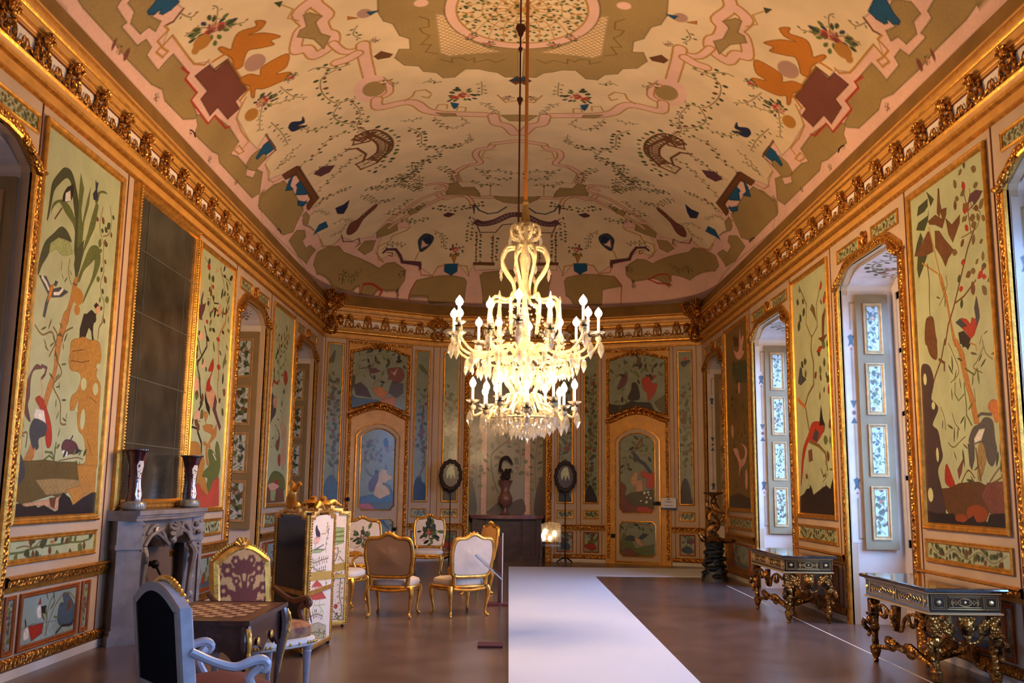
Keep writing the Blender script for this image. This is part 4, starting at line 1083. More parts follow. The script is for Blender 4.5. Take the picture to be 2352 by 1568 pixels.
# ---------------------------------------------------------------- windows and blind recesses
shutgilt = mat('worn_shutter_gilding', (190, 150, 100), .45, .2, noise=.3, nscale=12)
def recess(pl, a, b, n, open_, side, where):
    D = .70; ar = arch(a, b, 0, 4.5); m = MB()
    # lining
    vs = [pl(s, z, -.1) for s, z in ar]+[pl(s, min(z, 4.4) if 0 < i < len(ar)-1 else z, -D) for i, (s, z) in enumerate(ar)]; k = len(ar)
    m.add(vs, [(i, i+1, i+1+k, i+k) for i in range(k-1)])
    wa, wb, z0, z1 = a+.12, b-.12, .95, 4.22; f0 = lambda s, z: pl(s, z, -D+.02); f1 = lambda s, z: pl(s, z, -D-.06)
    if open_:
        for p in (rectp(a, b, 0, z0), rectp(a, wa, z0, z1), rectp(wb, b, z0, z1), rectp(a, b, z1, 4.5)): m.prism(p, f0, f1)
    else: m.prism(rectp(a, b, 0, 4.5), f0, f1)
    root = m.build('window_%d' % n, jambp, sm=False, kind='structure')
    # gilt architrave with eared head
    P = [(a-.0, 0)]+arch(a, b, .0)[1:-1]+[(b, 0)]
    MB().sweep(P, [(0.0, -.02, 1), (.0, .03, 1), (.02, .045, 0), (.08, .05, 0), (.1, .03, 1), (.12, .03, 1), (.125, 0, 1)], lambda x, y, h: pl(x, y, h)).build('architrave', [goldc, gold], root)
    e = MB()
    for s, g in ((a, -1), (b, 1)):
        e.tube([pl(s+g*.14, 4.30, .05), pl(s+g*.02, 4.28, .06), pl(s-g*.06, 4.33, .06), pl(s-g*.14, 4.40, .05), pl(s-g*.26, 4.47, .04)], [.02, .035, .045, .035, .02], 7, k=3); e.ball(pl(s+g*.03, 4.27, .06), .035, 8, 6)
    e.build('ear_scroll', goldc, root)
    # sill, dado moulding inside the recess
    q = MB()
    q.sweep([pl(a, 0, 0)[:2], pl(a, 0, -D)[:2], pl(b, 0, -D)[:2], pl(b, 0, 0)[:2]], [(0, .72, 0), (-.03 if pl is PLR else .03, .73, 0), (-.05 if pl is PLR else .05, .82, 1), (-.03 if pl is PLR else .03, .88, 1), (0, .9, 1)], lambda x, y, h: (x, y, h))
    q.build('sill_moulding', [goldc, redgold], root)
    if open_:
        fr = MB(); d0, d1 = -D+.0, -D-.07
        def bar(p): fr.prism(p, lambda s, z: pl(s, z, d0), lambda s, z: pl(s, z, d1))
        mid = (wa+wb)/2
        for p in (rectp(wa, wa+.09, z0, z1), rectp(wb-.09, wb, z0, z1), rectp(mid-.06, mid+.06, z0, z1), rectp(wa, wb, z0, z0+.1), rectp(wa, wb, z1-.09, z1)): bar(p)
        for i in range(1, 4): z = z0+.05+(z1-z0)*i/4; bar(rectp(wa, wb, z-.03, z+.03))
        fr.build('window_frame', olivem if False else white, root)
        MB().prism(rectp(wa+.05, wb-.05, z0+.05, z1-.05), lambda s, z: pl(s, z, -D-.03), lambda s, z: pl(s, z, -D-.034)).build('window_pane', pane, root, sm=False)
    # painted soffit
    if n > 2:
        cv = Canvas(a+.05, b-.05, -D+.08, -.1, .014, 'lav'); cv.rnd = random.Random(n); w = b-a; c = (a+b)/2
        for g in (-1, 1):
            for pts in ([(c, -.45), (c+g*.2, -.6), (c+g*.45, -.5), (c+g*.5, -.3)], [(c, -.3), (c+g*.3, -.2), (c+g*.6, -.35), (c+g*.7, -.6)], [(c, -.6), (c+g*.3, -.72), (c+g*.6, -.66)]): cv.vine(pts, 'ivy', .05, .05, .014); cv.line(smooth(pts), .012, 'plum')
            cv.flower(c+g*.42, -.45, .07)
        cv.flower(c, -.45, .1)
        def sm(X, Y):
            zz = np.interp(np.minimum(X-a, b-X), [0, .1, .17, .3, .5], [4.3, 4.345, 4.39, 4.455, 4.485]); zz = zz+(np.minimum(zz, 4.4)-zz)*(-Y/D)-.008
            p = np.stack([pl.O[0]+pl.N[0]*Y+0*X, X+0*Y, zz], -1); return p
        cv.mesh('painted_soffit', sm, paintm, root)
    # jamb strips and folded shutters
    for s, g, wh in ((b, -1, 'far'), (a, 1, 'near')):
        if a < 5 and wh == 'near': continue
        JP = lambda X, Y, off: np.stack([pl.O[0]+pl.N[0]*(-X), s+g*off+0*X, Y], -1)
        st = Canvas(.03, .21, 1.0, 4.2, .011, 'lav'); st.a[:] = np.array(lin((222, 206, 192)))
        st.line([(.17, 1.05), (.12, 1.05), (.12, 1.55)], .02, 'olive'); st.line([(.12, 1.8), (.12, 2.5)], .02, 'olive'); st.line([(.12, 2.8), (.12, 3.5)], .02, 'olive'); st.line([(.12, 3.75), (.12, 4.1), (.19, 4.1)], .02, 'olive')
        for z in (1.72, 3.58): st.poly([(.085, z+.07), (.12, z+.09), (.155, z+.07), (.135, z), (.15, z-.05), (.12, z-.02), (.09, z-.05), (.105, z)], 'slated'); st.ell(.12, z-.1, .014, .014, 'red')
        st.ell(.12, 2.65, .025, .03, 'maroon'); st.poly([(.09, 2.8), (.15, 2.8), (.12, 2.72)], 'slated'); st.poly([(.09, 2.52), (.15, 2.52), (.12, 2.58)], 'slated')
        if side == 'right': st.mesh('painted_jamb_strip', lambda X, Y: JP(X, Y, .004), paintm, root)
        x0, x1 = ((.18, .6) if side == 'right' else (.1, .6)); lo, hi = .92, 4.2
        sh = MB(); A = lambda x, z, t: (pl.O[0]-pl.N[0]*x, s+g*(.02+t), z)
        sh.prism(rectp(x0, x1, lo, hi), lambda x, z: A(x, z, 0), lambda x, z: A(x, z, .045)); so = sh.build('shutter', olivem, root, sm=False)
        H = (hi-lo-.12)/4
        for i in range(4):
            zb = lo+.12+i*H; r = rectp(x0+.09, x1-.09, zb, zb+H-.12); r = r if (g*pl.N[0] > 0) else r
            MB().sweep(r, [(0, 0), (0, .02), (.015, .022), (.03, .006), (.045, .012)], lambda x, y, h: A(x, y, .045+h), closed=True).build('shutter_moulding', shutgilt, so)
            cv = vinecv(x0+.125, x1-.125, zb+.035, zb+H-.155, .009, 'paleb', n*10+i+(5 if wh == 'far' else 0), True, 'leaf' if i % 2 else 'ivy')
            if (i+n) % 3 == 1: cv.flower((x0+x1)/2, zb+H*.6, .05)
            cv.mesh('shutter_painting', lambda X, Y: np.stack([pl.O[0]-pl.N[0]*X, s+g*(.02+.051)+0*X, Y], -1), paintm, so)
    # two vine panels and an oval boss over the arch
    if a > 5:
        c = (a+b)/2; w = (b-a)/2
        for x0, x1, t in ((a-.02, c-.2, 'nearer'), (c+.2, b+.02, 'farther')):
            o = framed(pl, rectp(x0, x1, 4.61, 4.79), 'vine_panel', vinecv(x0+.02, x1-.02, 4.63, 4.77, .01, 'pgreen', n+int(x0)), '%s small vine panel over the %s' % (t, where), 'wall panel', 'small vine panels over the arches', .55)
        o = empty('gilded_boss', pl(c, 4.62, 0), label='oval gilded boss over the %s' % where, category='ornament', group='oval bosses over the arches')
        ov = [(c+.07*math.cos(t), 4.70+.1*math.sin(t)) for t in np.linspace(0, 6.283, 17)[:-1]]
        W(MB().sweep(ov, [(0, 0), (0, .05), (.015, .06), (.03, .03)], lambda x, y, h: pl(x, y, h), closed=True).build('rim', goldc), o); mm = MB(); mm.ball(pl(c, 4.7, .03), (.04, .045, .07), 10, 8); W(mm.build('centre', gold), o)
nm_R = {2: 'third window, nearest in view on the right', 3: 'window beside the nearest console', 4: 'bright window beside the farther console', 5: 'last window on the right near the torchere'}
for i, (a, b) in enumerate(WIN_R): recess(PLR, a, b, i+1, i < 5, 'right', nm_R.get(i, 'unseen window'))
nm_L = {2: 'shadowed recess at the left picture edge', 3: 'left recess beside the pheasant panel', 4: 'last recess on the left near the far corner'}
for i, (a, b) in enumerate(WIN_L): recess(PLL, a, b, 7+i, i < 2, 'left', nm_L.get(i, 'recess'))

# ---------------------------------------------------------------- the far end: doors, niche and narrow panels
def chamf(a, b, z0, z1, c=.07): return [(a+c, z0), (b-c, z0), (b-c*.6, z0+c*.6), (b, z0+c), (b, z1-c), (b-c*.6, z1-c*.6), (b-c, z1), (a+c, z1), (a+c*.6, z1-c*.6), (a, z1-c), (a, z0+c), (a+c*.6, z0+c*.6)]
def arcp(a, b, z0, zs, zm, n=8): 
    return [(a, z0), (b, z0)]+[(b+(a-b)*t, zs+(zm-zs)*math.sin(math.pi*t)**.7) for t in np.linspace(0, 1, n)]
def door(pl, c, n, which, arts, base, handle):
    h = .75; f0 = lambda s, z: pl(s, z, .0); m = MB()
    body = [(c-h, 0), (c+h, 0), (c+h, 4.86), (c-h, 4.86)]
    m.prism(body, lambda s, z: pl(s, z, .0), lambda s, z: pl(s, z, .05))
    root = m.build('door_%d' % n, gpaint, sm=False, kind='structure')
    mm = MB()
    for s in (c-h+.04, c+h-.09): mm.prism(rectp(s, s+.06, .12, 3.2), lambda x, z: pl(x, z, .05), lambda x, z: pl(x, z, .085))
    mm.sweep([(c-h+.02, 3.14)]+[(c-h+.02+(2*h-.04)*t, 3.14+.22*math.sin(math.pi*t)**1.5) for t in np.linspace(.08, .92, 12)]+[(c+h-.02, 3.14)], [(0, .05), (.02, .1), (.07, .12), (.1, .07), (.12, .05)], lambda x, z, q: pl(x, z, q))
    mm.prism(rectp(c-h-.02, c+h+.02, 4.82, 4.88), lambda x, z: pl(x, z, .05), lambda x, z: pl(x, z, .09))
    for z in (3.47, 4.80):
        for k in range(5): t = (k-2)*.5; mm.tube([pl(c, z-.03, .1), pl(c+.14*math.sin(t), z+.1*math.cos(t)-.02, .12)], [.03, .018], 6)
        mm.ball(pl(c, z-.02, .12), .05, 8, 6)
        for g in (-1, 1): mm.tube([pl(c+g*.04, z-.05, .09), pl(c+g*.14, z-.07, .1), pl(c+g*.2, z-.02, .09), pl(c+g*.15, z+.02, .09)], .022, 6, k=3)
    mm.build('carved_surround', goldc, root)
    lw = .53; leaf = arcp(c-lw, c+lw, .04, 2.78, 3.06, 12); m = MB(); m.prism(leaf, lambda s, z: pl(s, z, .03), lambda s, z: pl(s, z, .075)); lf = m.build('door_leaf', wallp, root, sm=False)
    MB().sweep(leaf, [(0, .05), (0, .09), (.025, .095), (.03, .075)], lambda x, y, q: pl(x, y, q), closed=True).build('leaf_moulding', gold, lf)
    up = arcp(c-.42, c+.42, 1.17, 2.74, 2.95, 12); up = [(c-.35, 1.13), (c+.35, 1.13), (c+.37, 1.19), (c+.42, 1.22)]+up[2:]+[(c-.42, 1.22), (c-.37, 1.19)]
    lo = chamf(c-.42, c+.42, .17, .95)
    for nm, P, key, zz in (('upper_panel', up, arts[0], (1.12, 2.97)), ('lower_panel', lo, arts[1], (.16, .96))):
        cv = Canvas(c-.43, c+.43, zz[0], zz[1], .009, base); cv.rnd = random.Random(n); cv.run(ART[key])
        cv.mesh(nm, onplane(pl, .08), paintm, lf, mask=P)
        MB().sweep(P, [(-.005, .075), (-.005, .1), (.012, .105), (.025, .078)], lambda x, y, q: pl(x, y, q), closed=True).build('panel_moulding', gold, lf)
    N_ = 10; bt = [(c-.67+1.34*t, 3.36+.17*math.sin(math.pi*t)**1.6) for t in np.linspace(0, 1, N_)]; tp = [(c+.67-1.34*t, 4.62+.15*math.sin(math.pi*t)**1.3) for t in np.linspace(0, 1, N_)]
    cv = Canvas(c-.68, c+.68, 3.34, 4.79, .01, base); cv.rnd = random.Random(n+4); cv.run(ART[arts[2]]); P = bt+tp
    cv.mesh('overdoor_painting', onplane(pl, .056), paintm, root, mask=P)
    MB().sweep(P, [(-.06, .05), (-.05, .09), (-.02, .1), (0, .09), (.015, .06)], lambda x, y, q: pl(x, y, q), closed=True).build('overdoor_frame', goldc, root)
    hd = MB(); hd.box((-.05, -.02, -.04), (.05, .0, .04)); hd.ball((0, -.05, 0), .03, 8, 6)
    for (s, z, nn) in handle:
        o = hd.build(nn, dark, root); a = math.atan2(pl.D[1], pl.D[0]); p = pl(s, z, .085); o.location = p; o.rotation_euler = (0, 0, a)
door(PDL, 1.34, 1, 'left', ('DLdoor', 'DLlow', 'DLover'), 'fgreen', [(.66, 1.37, 'lock'), (1.78, .72, 'lock')])
door(PDR, 1.43, 2, 'right', ('DRdoor', 'DRlow', 'DRover'), 'fgreen', [(.86, .62, 'lock'), (1.9, 1.36, 'lock')])
def slim(pl, a, b, key, lab, seed, base='fgreen'):
    cv = Canvas(a+.02, b-.02, 1.34, 4.79, .009, base); cv.rnd = random.Random(seed)
    if key: cv.run(ART[key])
    else:
        cv.vine([(a+.2, 1.5), (a+.1, 2.2), (a+.26, 3.0), (a+.12, 3.7), (a+.2, 4.3)], 'ivy', .07, .05, .02); cv.vine([(a+.24, 1.6), (a+.1, 2.6), (a+.28, 3.3), (a+.2, 4.0)], 'ivy', .06, .06, .01); cv.poly([(a+.04, 1.3), (a+.06, 1.55), (a+.16, 1.75), (a+.3, 1.5), (b-.04, 1.3)], 'black', True)
    framed(pl, rectp(a, b, 1.32, 4.81), 'slim_painting', cv, lab, group='slim upright painted panels of the far end', k=.6)
    framed(pl, rectp(a, b, .98, 1.17), 'vine_panel', vinecv(a+.02, b-.02, 1.0, 1.15, .01, 'pgreen', seed), 'small vine panel below the '+lab, 'wall panel', 'small far-end vine panels', .5)
    cv = vinecv(a+.03, b-.03, .24, .66, .01, 'slate2', seed+2, kind='tree'); cv.poly([(a+.08, .3), (a+.12, .42), (b-.1, .4), (b-.08, .3)], 'red' if seed % 2 else 'slate', True)
    framed(pl, rectp(a, b, .22, .68), 'dado_painting', cv, 'dado painting below the '+lab, 'painting', 'far-end dado paintings', .5, redgold)
slim(PDL, .1, .49, 'DLpan1', 'slim panel with blue rock, far left corner', 21)
slim(PDL, 2.22, 2.60, 'DLpan2', 'slim panel with dark rock between left door and apse', 22)
slim(PCL, .19, .58, 'CLpan', 'slim green-vine panel behind the left oval pole screen', 23)
slim(PCL, 2.88, 3.26, None, 'slim panel behind the right oval pole screen', 24)
slim(PDR, .13, .5, None, 'slim dark-vine panel left of the right door', 25)
slim(PDR, 2.36, 2.71, 'DRpanel', 'slim panel with blue bird right of the right door', 26)
rail(PDL, 0, .57); rail(PDL, 2.11, PDL.L); rail(PCL, 0, .68); rail(PCL, 2.79, PCL.L); rail(PDR, 0, .66); rail(PDR, 2.2, PDR.L)
groove(PDL, [.05, .54, 2.14, 2.69]).build('trim_62', redline, sm=False, kind='structure'); groove(PDR, [.06, .57, 2.27, 2.8]).build('trim_63', redline, sm=False, kind='structure'); groove(PCL, [.1, .64, 2.83, 3.34]).build('trim_64', redline, sm=False, kind='structure')
# niche
MB().sweep([(NA, 0), (NA, 4.15), (NA+.15, 4.3), (NB-.15, 4.3), (NB, 4.15), (NB, 0)], [(0, 0, 1), (0, .04, 1), (.03, .06, 0), (.11, .06, 0), (.14, .04, 1), (.15, 0, 1)], lambda x, y, h: PCL(x, y, h)).build('trim_65', [goldc, gold], kind='structure')
cv = Canvas(NA, NB, 0, 4.35, .01, 'cstone'); cv.rnd = random.Random(31); c = (NA+NB)/2
for x in (c-.52, c+.52):
    cv.poly(rectp(x-.07, x+.07, 1.0, 4.35), 'pink'); cv.line([(x-.075, 1.), (x-.075, 4.35)], .015, 'brown'); cv.line([(x+.075, 1.), (x+.075, 4.35)], .015, 'brown'); cv.flower(x, 2.0, .05); cv.flower(x, 3.2, .05)
cv.line(smooth([(c-.18, 1.55), (c-.3, 1.9), (c-.36, 2.4), (c-.2, 2.6), (c+.1, 2.9), (c-.1, 3.4)]), .035, 'black'); cv.vine([(c-.3, 1.9), (c-.36, 2.4), (c-.1, 2.65), (c+.1, 2.9), (c-.1, 3.4)], 'big', .1, .09, 0)
cv.vine([(c+.15, 1.9), (c+.35, 2.2), (c+.3, 2.7), (c+.2, 3.2)], 'ivy', .07, .06, .02); cv.vine([(c-.75, 1.5), (c-.7, 2.2), (c-.8, 3.0)], 'ivy', .08, .08, .02); cv.vine([(c+.75, 1.5), (c+.7, 2.2), (c+.8, 3.0)], 'big', .08, .08, .02)
for x, z in ((c-.3, 1.65), (c+.05, 2.75), (c-.1, 2.95), (c-.78, 2.7)): cv.ell(x, z, .05, .055, 'maroon')
cv.poly([(c-.4, 1.05), (c-.3, 1.2), (c-.1, 1.35), (c+.1, 1.3), (c+.4, 1.4), (c+.42, 1.05)], 'plumd', True); cv.poly([(NA, 1.0), (NA, 1.9), (NA+.12, 1.7), (NA+.2, 1.1)], 'slate', True); cv.poly([(NB, 1.0), (NB, 1.9), (NB-.12, 1.7), (NB-.2, 1.1)], 'plumd', True)
cv.mesh('wall_niche', onplane(PCL, -.62), paintm, kind='structure')
# ================================================================ FLOOR THINGS
m = MB(); cp = [(.02, 4.0), (1.64, 4.0), (1.67, 18.64), (3.86, 18.66), (4.2, 20.6), (.02, 20.57)]
m.prism(cp, lambda x, y: (x, y, .0), lambda x, y: (x, y, .012)); m.build('carpet_runner', carpetm, sm=False, label='long L-shaped white carpet runner laid across the brown floor', category='carpet')
m = MB(); m.prism([(3.62, 5), (3.632, 5), (3.86, 17.1), (3.848, 17.1)], lambda x, y: (x, y, .0), lambda x, y: (x, y, .002)); m.build('trim_70', friezew, sm=False, kind='structure')

# ---------------------------------------------------------------- fireplace
fy = 11.06; FP = empty('fireplace', (XL, fy, 0), label='carved grey marble fireplace with shell keystone under the tall mirror', category='fireplace')
m = MB(); sh = [(0, -1.12), (.3, -1.12), (.36, -1.05), (.36, -.5), (.42, 0), (.36, .5), (.36, 1.05), (.3, 1.12), (0, 1.12)]
for z0, z1, k in ((1.24, 1.275, .9), (1.275, 1.30, .94), (1.30, 1.345, 1.)): m.prism([(x*k if x > .01 else 0, y*(.97+.03*k)) for x, y in smooth(sh[1:-1], 3)]+[(0, 1.12), (0, -1.12)], lambda x, y: (x, y, z0), lambda x, y: (x, y, z1))
m.build('mantel_shelf', marble, FP)
# frieze with curved lower edge
fz = [(-.98, 1.24), (-.98, .98)]+smooth([(-.72, .93), (-.6, 1.03), (-.42, 1.06), (-.2, 1.0), (0, .92), (.2, 1.0), (.42, 1.06), (.6, 1.03), (.72, .93)], 3)+[(.98, .98), (.98, 1.24)]
m = MB(); m.prism(fz, lambda y, z: (.0, y, z), lambda y, z: (.25, y, z)); m.build('frieze', marble, FP)
m = MB()
for a in range(-70, 71, 20): r = math.radians(a); m.tube([(.27, .02*math.sin(r), 1.0), (.36, .14*math.sin(r), 1.02+.18*math.cos(r))], [.02, .035], 6)
m.ball((.31, 0, 1.0), (.05, .06, .05), 8, 6)
for g in (-1, 1):
    m.tube([(.27, g*.12, 1.0), (.28, g*.3, 1.12), (.27, g*.45, 1.1), (.27, g*.4, 1.17), (.27, g*.55, 1.16), (.27, g*.68, 1.08)], [.035, .03, .02, .025, .02, .012], 6, k=4)
    m.tube([(.27, g*.73, .96), (.27, g*.58, 1.06), (.27, g*.4, 1.09), (.27, g*.2, 1.03), (.29, g*.05, .95)], .022, 6, k=4)
m.build('shell_carving', marble, FP)
for g in (-1, 1):
    m = MB(); R = Matrix.Translation((.16, g*.98, 0)) @ Matrix.Rotation(math.radians(-g*42), 4, 'Z'); m.M = R
    m.box((-.17, -.15, 0), (.15, .15, .1)); m.box((-.15, -.135, .1), (.13, .135, .15)); m.box((-.13, -.12, .15), (.11, .12, 1.0)); m.box((-.15, -.135, .95), (.13, .135, 1.0)); m.box((-.14, -.13, 1.0), (.12, .13, 1.24))
    for s in (-.1, .1): m.box((.11, s-.02, .2), (.13, s+.02, .92))
    for z in (.3, .5, .62, .72, .84): m.ball((.125, 0, z), (.02, .035, .05), 6, 5)
    for j in (-1, 0, 1): m.tube([(.11, j*.05, .1), (.13, j*.05, .2)], .018, 6)
    for i in range(14): m.ball((.11+.04*math.sin(i*1.7), .09*math.sin(i*2.4), 1.04+.013*i), .032, 6, 4)
    m.build('pilaster', marble, FP)
    m = MB(); m.tube([(.26, g*.74, .93), (.3, g*.8, .82), (.28, g*.78, .6), (.26, g*.76, .3), (.24, g*.76, .05)], [.05, .05, .035, .03, .03], 8, k=3); m.tube([(.3, g*.8, .9), (.34, g*.84, .86), (.32, g*.82, .8), (.28, g*.8, .84)], .025, 6, k=3); m.build('inner_scroll', marble, FP)
m = MB(); m.box((0, -.84, 0), (.05, .84, 1.1)); m.build('fireback', mat('taupe_fireboard', (120, 100, 88), .7, noise=.2, nscale=5), FP, sm=False)
m = MB(); m.prism([(-.55, .02), (.55, .02), (.55, .93), (-.55, .93)], lambda y, z: (.05, y, z), lambda y, z: (.09, y, z)); fb = m.build('fireboard_panel', mat('brown_fireboard', (104, 82, 66), .6), FP, sm=False)
m = MB(); m.tube([(.09, -.2, .74), (.2, -.2, .75), (.2, -.16, .74)], .03, 8); m.ball((.2, -.2, .74), .05, 8, 6); m.tube([(.2, -.2, .74), (.22, -.08, .62)], .014, 6); m.build('handle', dark, fb)
# mirror
MR = empty('pier_mirror', (XL, fy, 1.34), label='very tall old mirror of jointed panes in gilt frame above the fireplace', category='mirror')
y0, y1, z0, z1 = 10.0, 12.14, 1.345, 4.9
W(MB().sweep(rectp(y0, y1, z0, z1), [(0, 0), (0, .04), (.02, .06), (.05, .045), (.06, .065), (.075, .07), (.09, .06), (.1, .03), (.11, .02)], lambda x, y, h: PLL(x, y, h), closed=True).build('frame', gold), MR)
for s in (y0+.085, y1-.085):
    z = z0+.03; bd = MB()
    while z < z1: bd.ball(PLL(s, z, .065), .013, 5, 4); z += .034
    W(bd.build('bead_moulding', gold, sm=True), MR)
ys = [y0+.1, y0+.42, y1-.42, y1-.1]; zs = [z0+.1, 2.06, 2.78, 3.5, 4.2, z1-.1]; R1 = random.Random(5)
for i in range(3):
    for j in range(5):
        t = [R1.uniform(-.002, .002) for _ in range(4)]; a, b, c, d = ys[i]+.002, ys[i+1]-.002, zs[j]+.002, zs[j+1]-.002
        m = MB(); m.add([PLL(a, c, .02+t[0]), PLL(b, c, .02+t[1]), PLL(b, d, .02+t[2]), PLL(a, d, .02+t[3]), PLL(a, c, .0), PLL(b, c, .0), PLL(b, d, .0), PLL(a, d, .0)], [(0, 1, 2), (0, 2, 3), (0, 4, 5, 1), (1, 5, 6, 2), (2, 6, 7, 3), (3, 7, 4, 0)]); W(m.build('mirror_pane', mirrorm, sm=False), MR)
jm = MB()
for y in ys[1:-1]: jm.prism(rectp(y-.004, y+.004, zs[0], zs[-1]), lambda a, b: PLL(a, b, .012), lambda a, b: PLL(a, b, .0245))
for z in zs[1:-1]: jm.prism(rectp(ys[0], ys[-1], z-.004, z+.004), lambda a, b: PLL(a, b, .012), lambda a, b: PLL(a, b, .0245))
W(jm.build('pane_joint', mat('grey_joint', (112, 108, 98), .4, .3), sm=False), MR)
# vases
imari = mat('vase_lacquer_ground', (40, 18, 30), .12, 0, noise=0, dark=(88, 30, 26), nscale=9, coat=1.)
vasew = mat('vase_white_porcelain', (226, 224, 220), .12, 0, coat=1.); vaseg = mat('vase_grey_foot', (150, 148, 136), .25, 0, noise=.4, nscale=20, coat=.6)
def vase(x, y, lab):
    o = empty('porcelain_vase', (x, y, 1.346), label=lab, category='vase', group='porcelain vases on the mantel')
    m = MB(); m.lathe([(.10, 0), (.125, .02), (.13, .055), (.12, .085), (.09, .1)], n=24); m.build('foot', vaseg, o)
    m = MB(); m.lathe([(.085, .1), (.082, .14), (.07, .26), (.068, .36), (.078, .46), (.095, .55), (.115, .61), (.14, .625), (.14, .635), (.12, .63), (.09, .56), (.07, .5)], n=28); m.build('body', imari, o)
    m = MB()
    for a in (-35, 85, 205):
        vs = []; fs = []; n = 8
        for i in range(n+1):
            z = .115+.4*i/n; r = np.interp(z, [.1, .14, .26, .36, .46, .55], [.085, .082, .07, .068, .078, .095])+.003; w = .42+.14*math.cos(2*math.pi*i/n)
            if i in (0, n): w *= .5
            for t in (-w, 0, w): b = math.radians(a)+t; vs.append((r*math.cos(b), r*math.sin(b), z))
        for i in range(n):
            for j in range(2): fs.append((i*3+j, i*3+j+1, i*3+j+4, i*3+j+3))
        m.add(vs, fs)
    m.build('white_reserve', vasew, o)
    m = MB(); R = random.Random(int(y*10))
    for a in (-35, 85, 205):
        for i in range(16):
            z = R.uniform(.15, .48); b = math.radians(a)+R.uniform(-.35, .35); r = np.interp(z, [.1, .14, .26, .36, .46, .55], [.085, .082, .07, .068, .078, .095])+.004; m.ball((r*math.cos(b), r*math.sin(b), z), R.uniform(.004, .009), 5, 4, i % 2)
    m.build('painted_sprig', [mat('vase_red', (176, 60, 36), .2), mat('vase_blue', (30, 30, 60), .2)], o, kind='stuff')
vase(-3.925, 10.08, 'tall dark red and white vase on the mantel, nearer one'); vase(-3.93, 11.85, 'dark red and white vase on the mantel, farther one by the red pheasant panel')

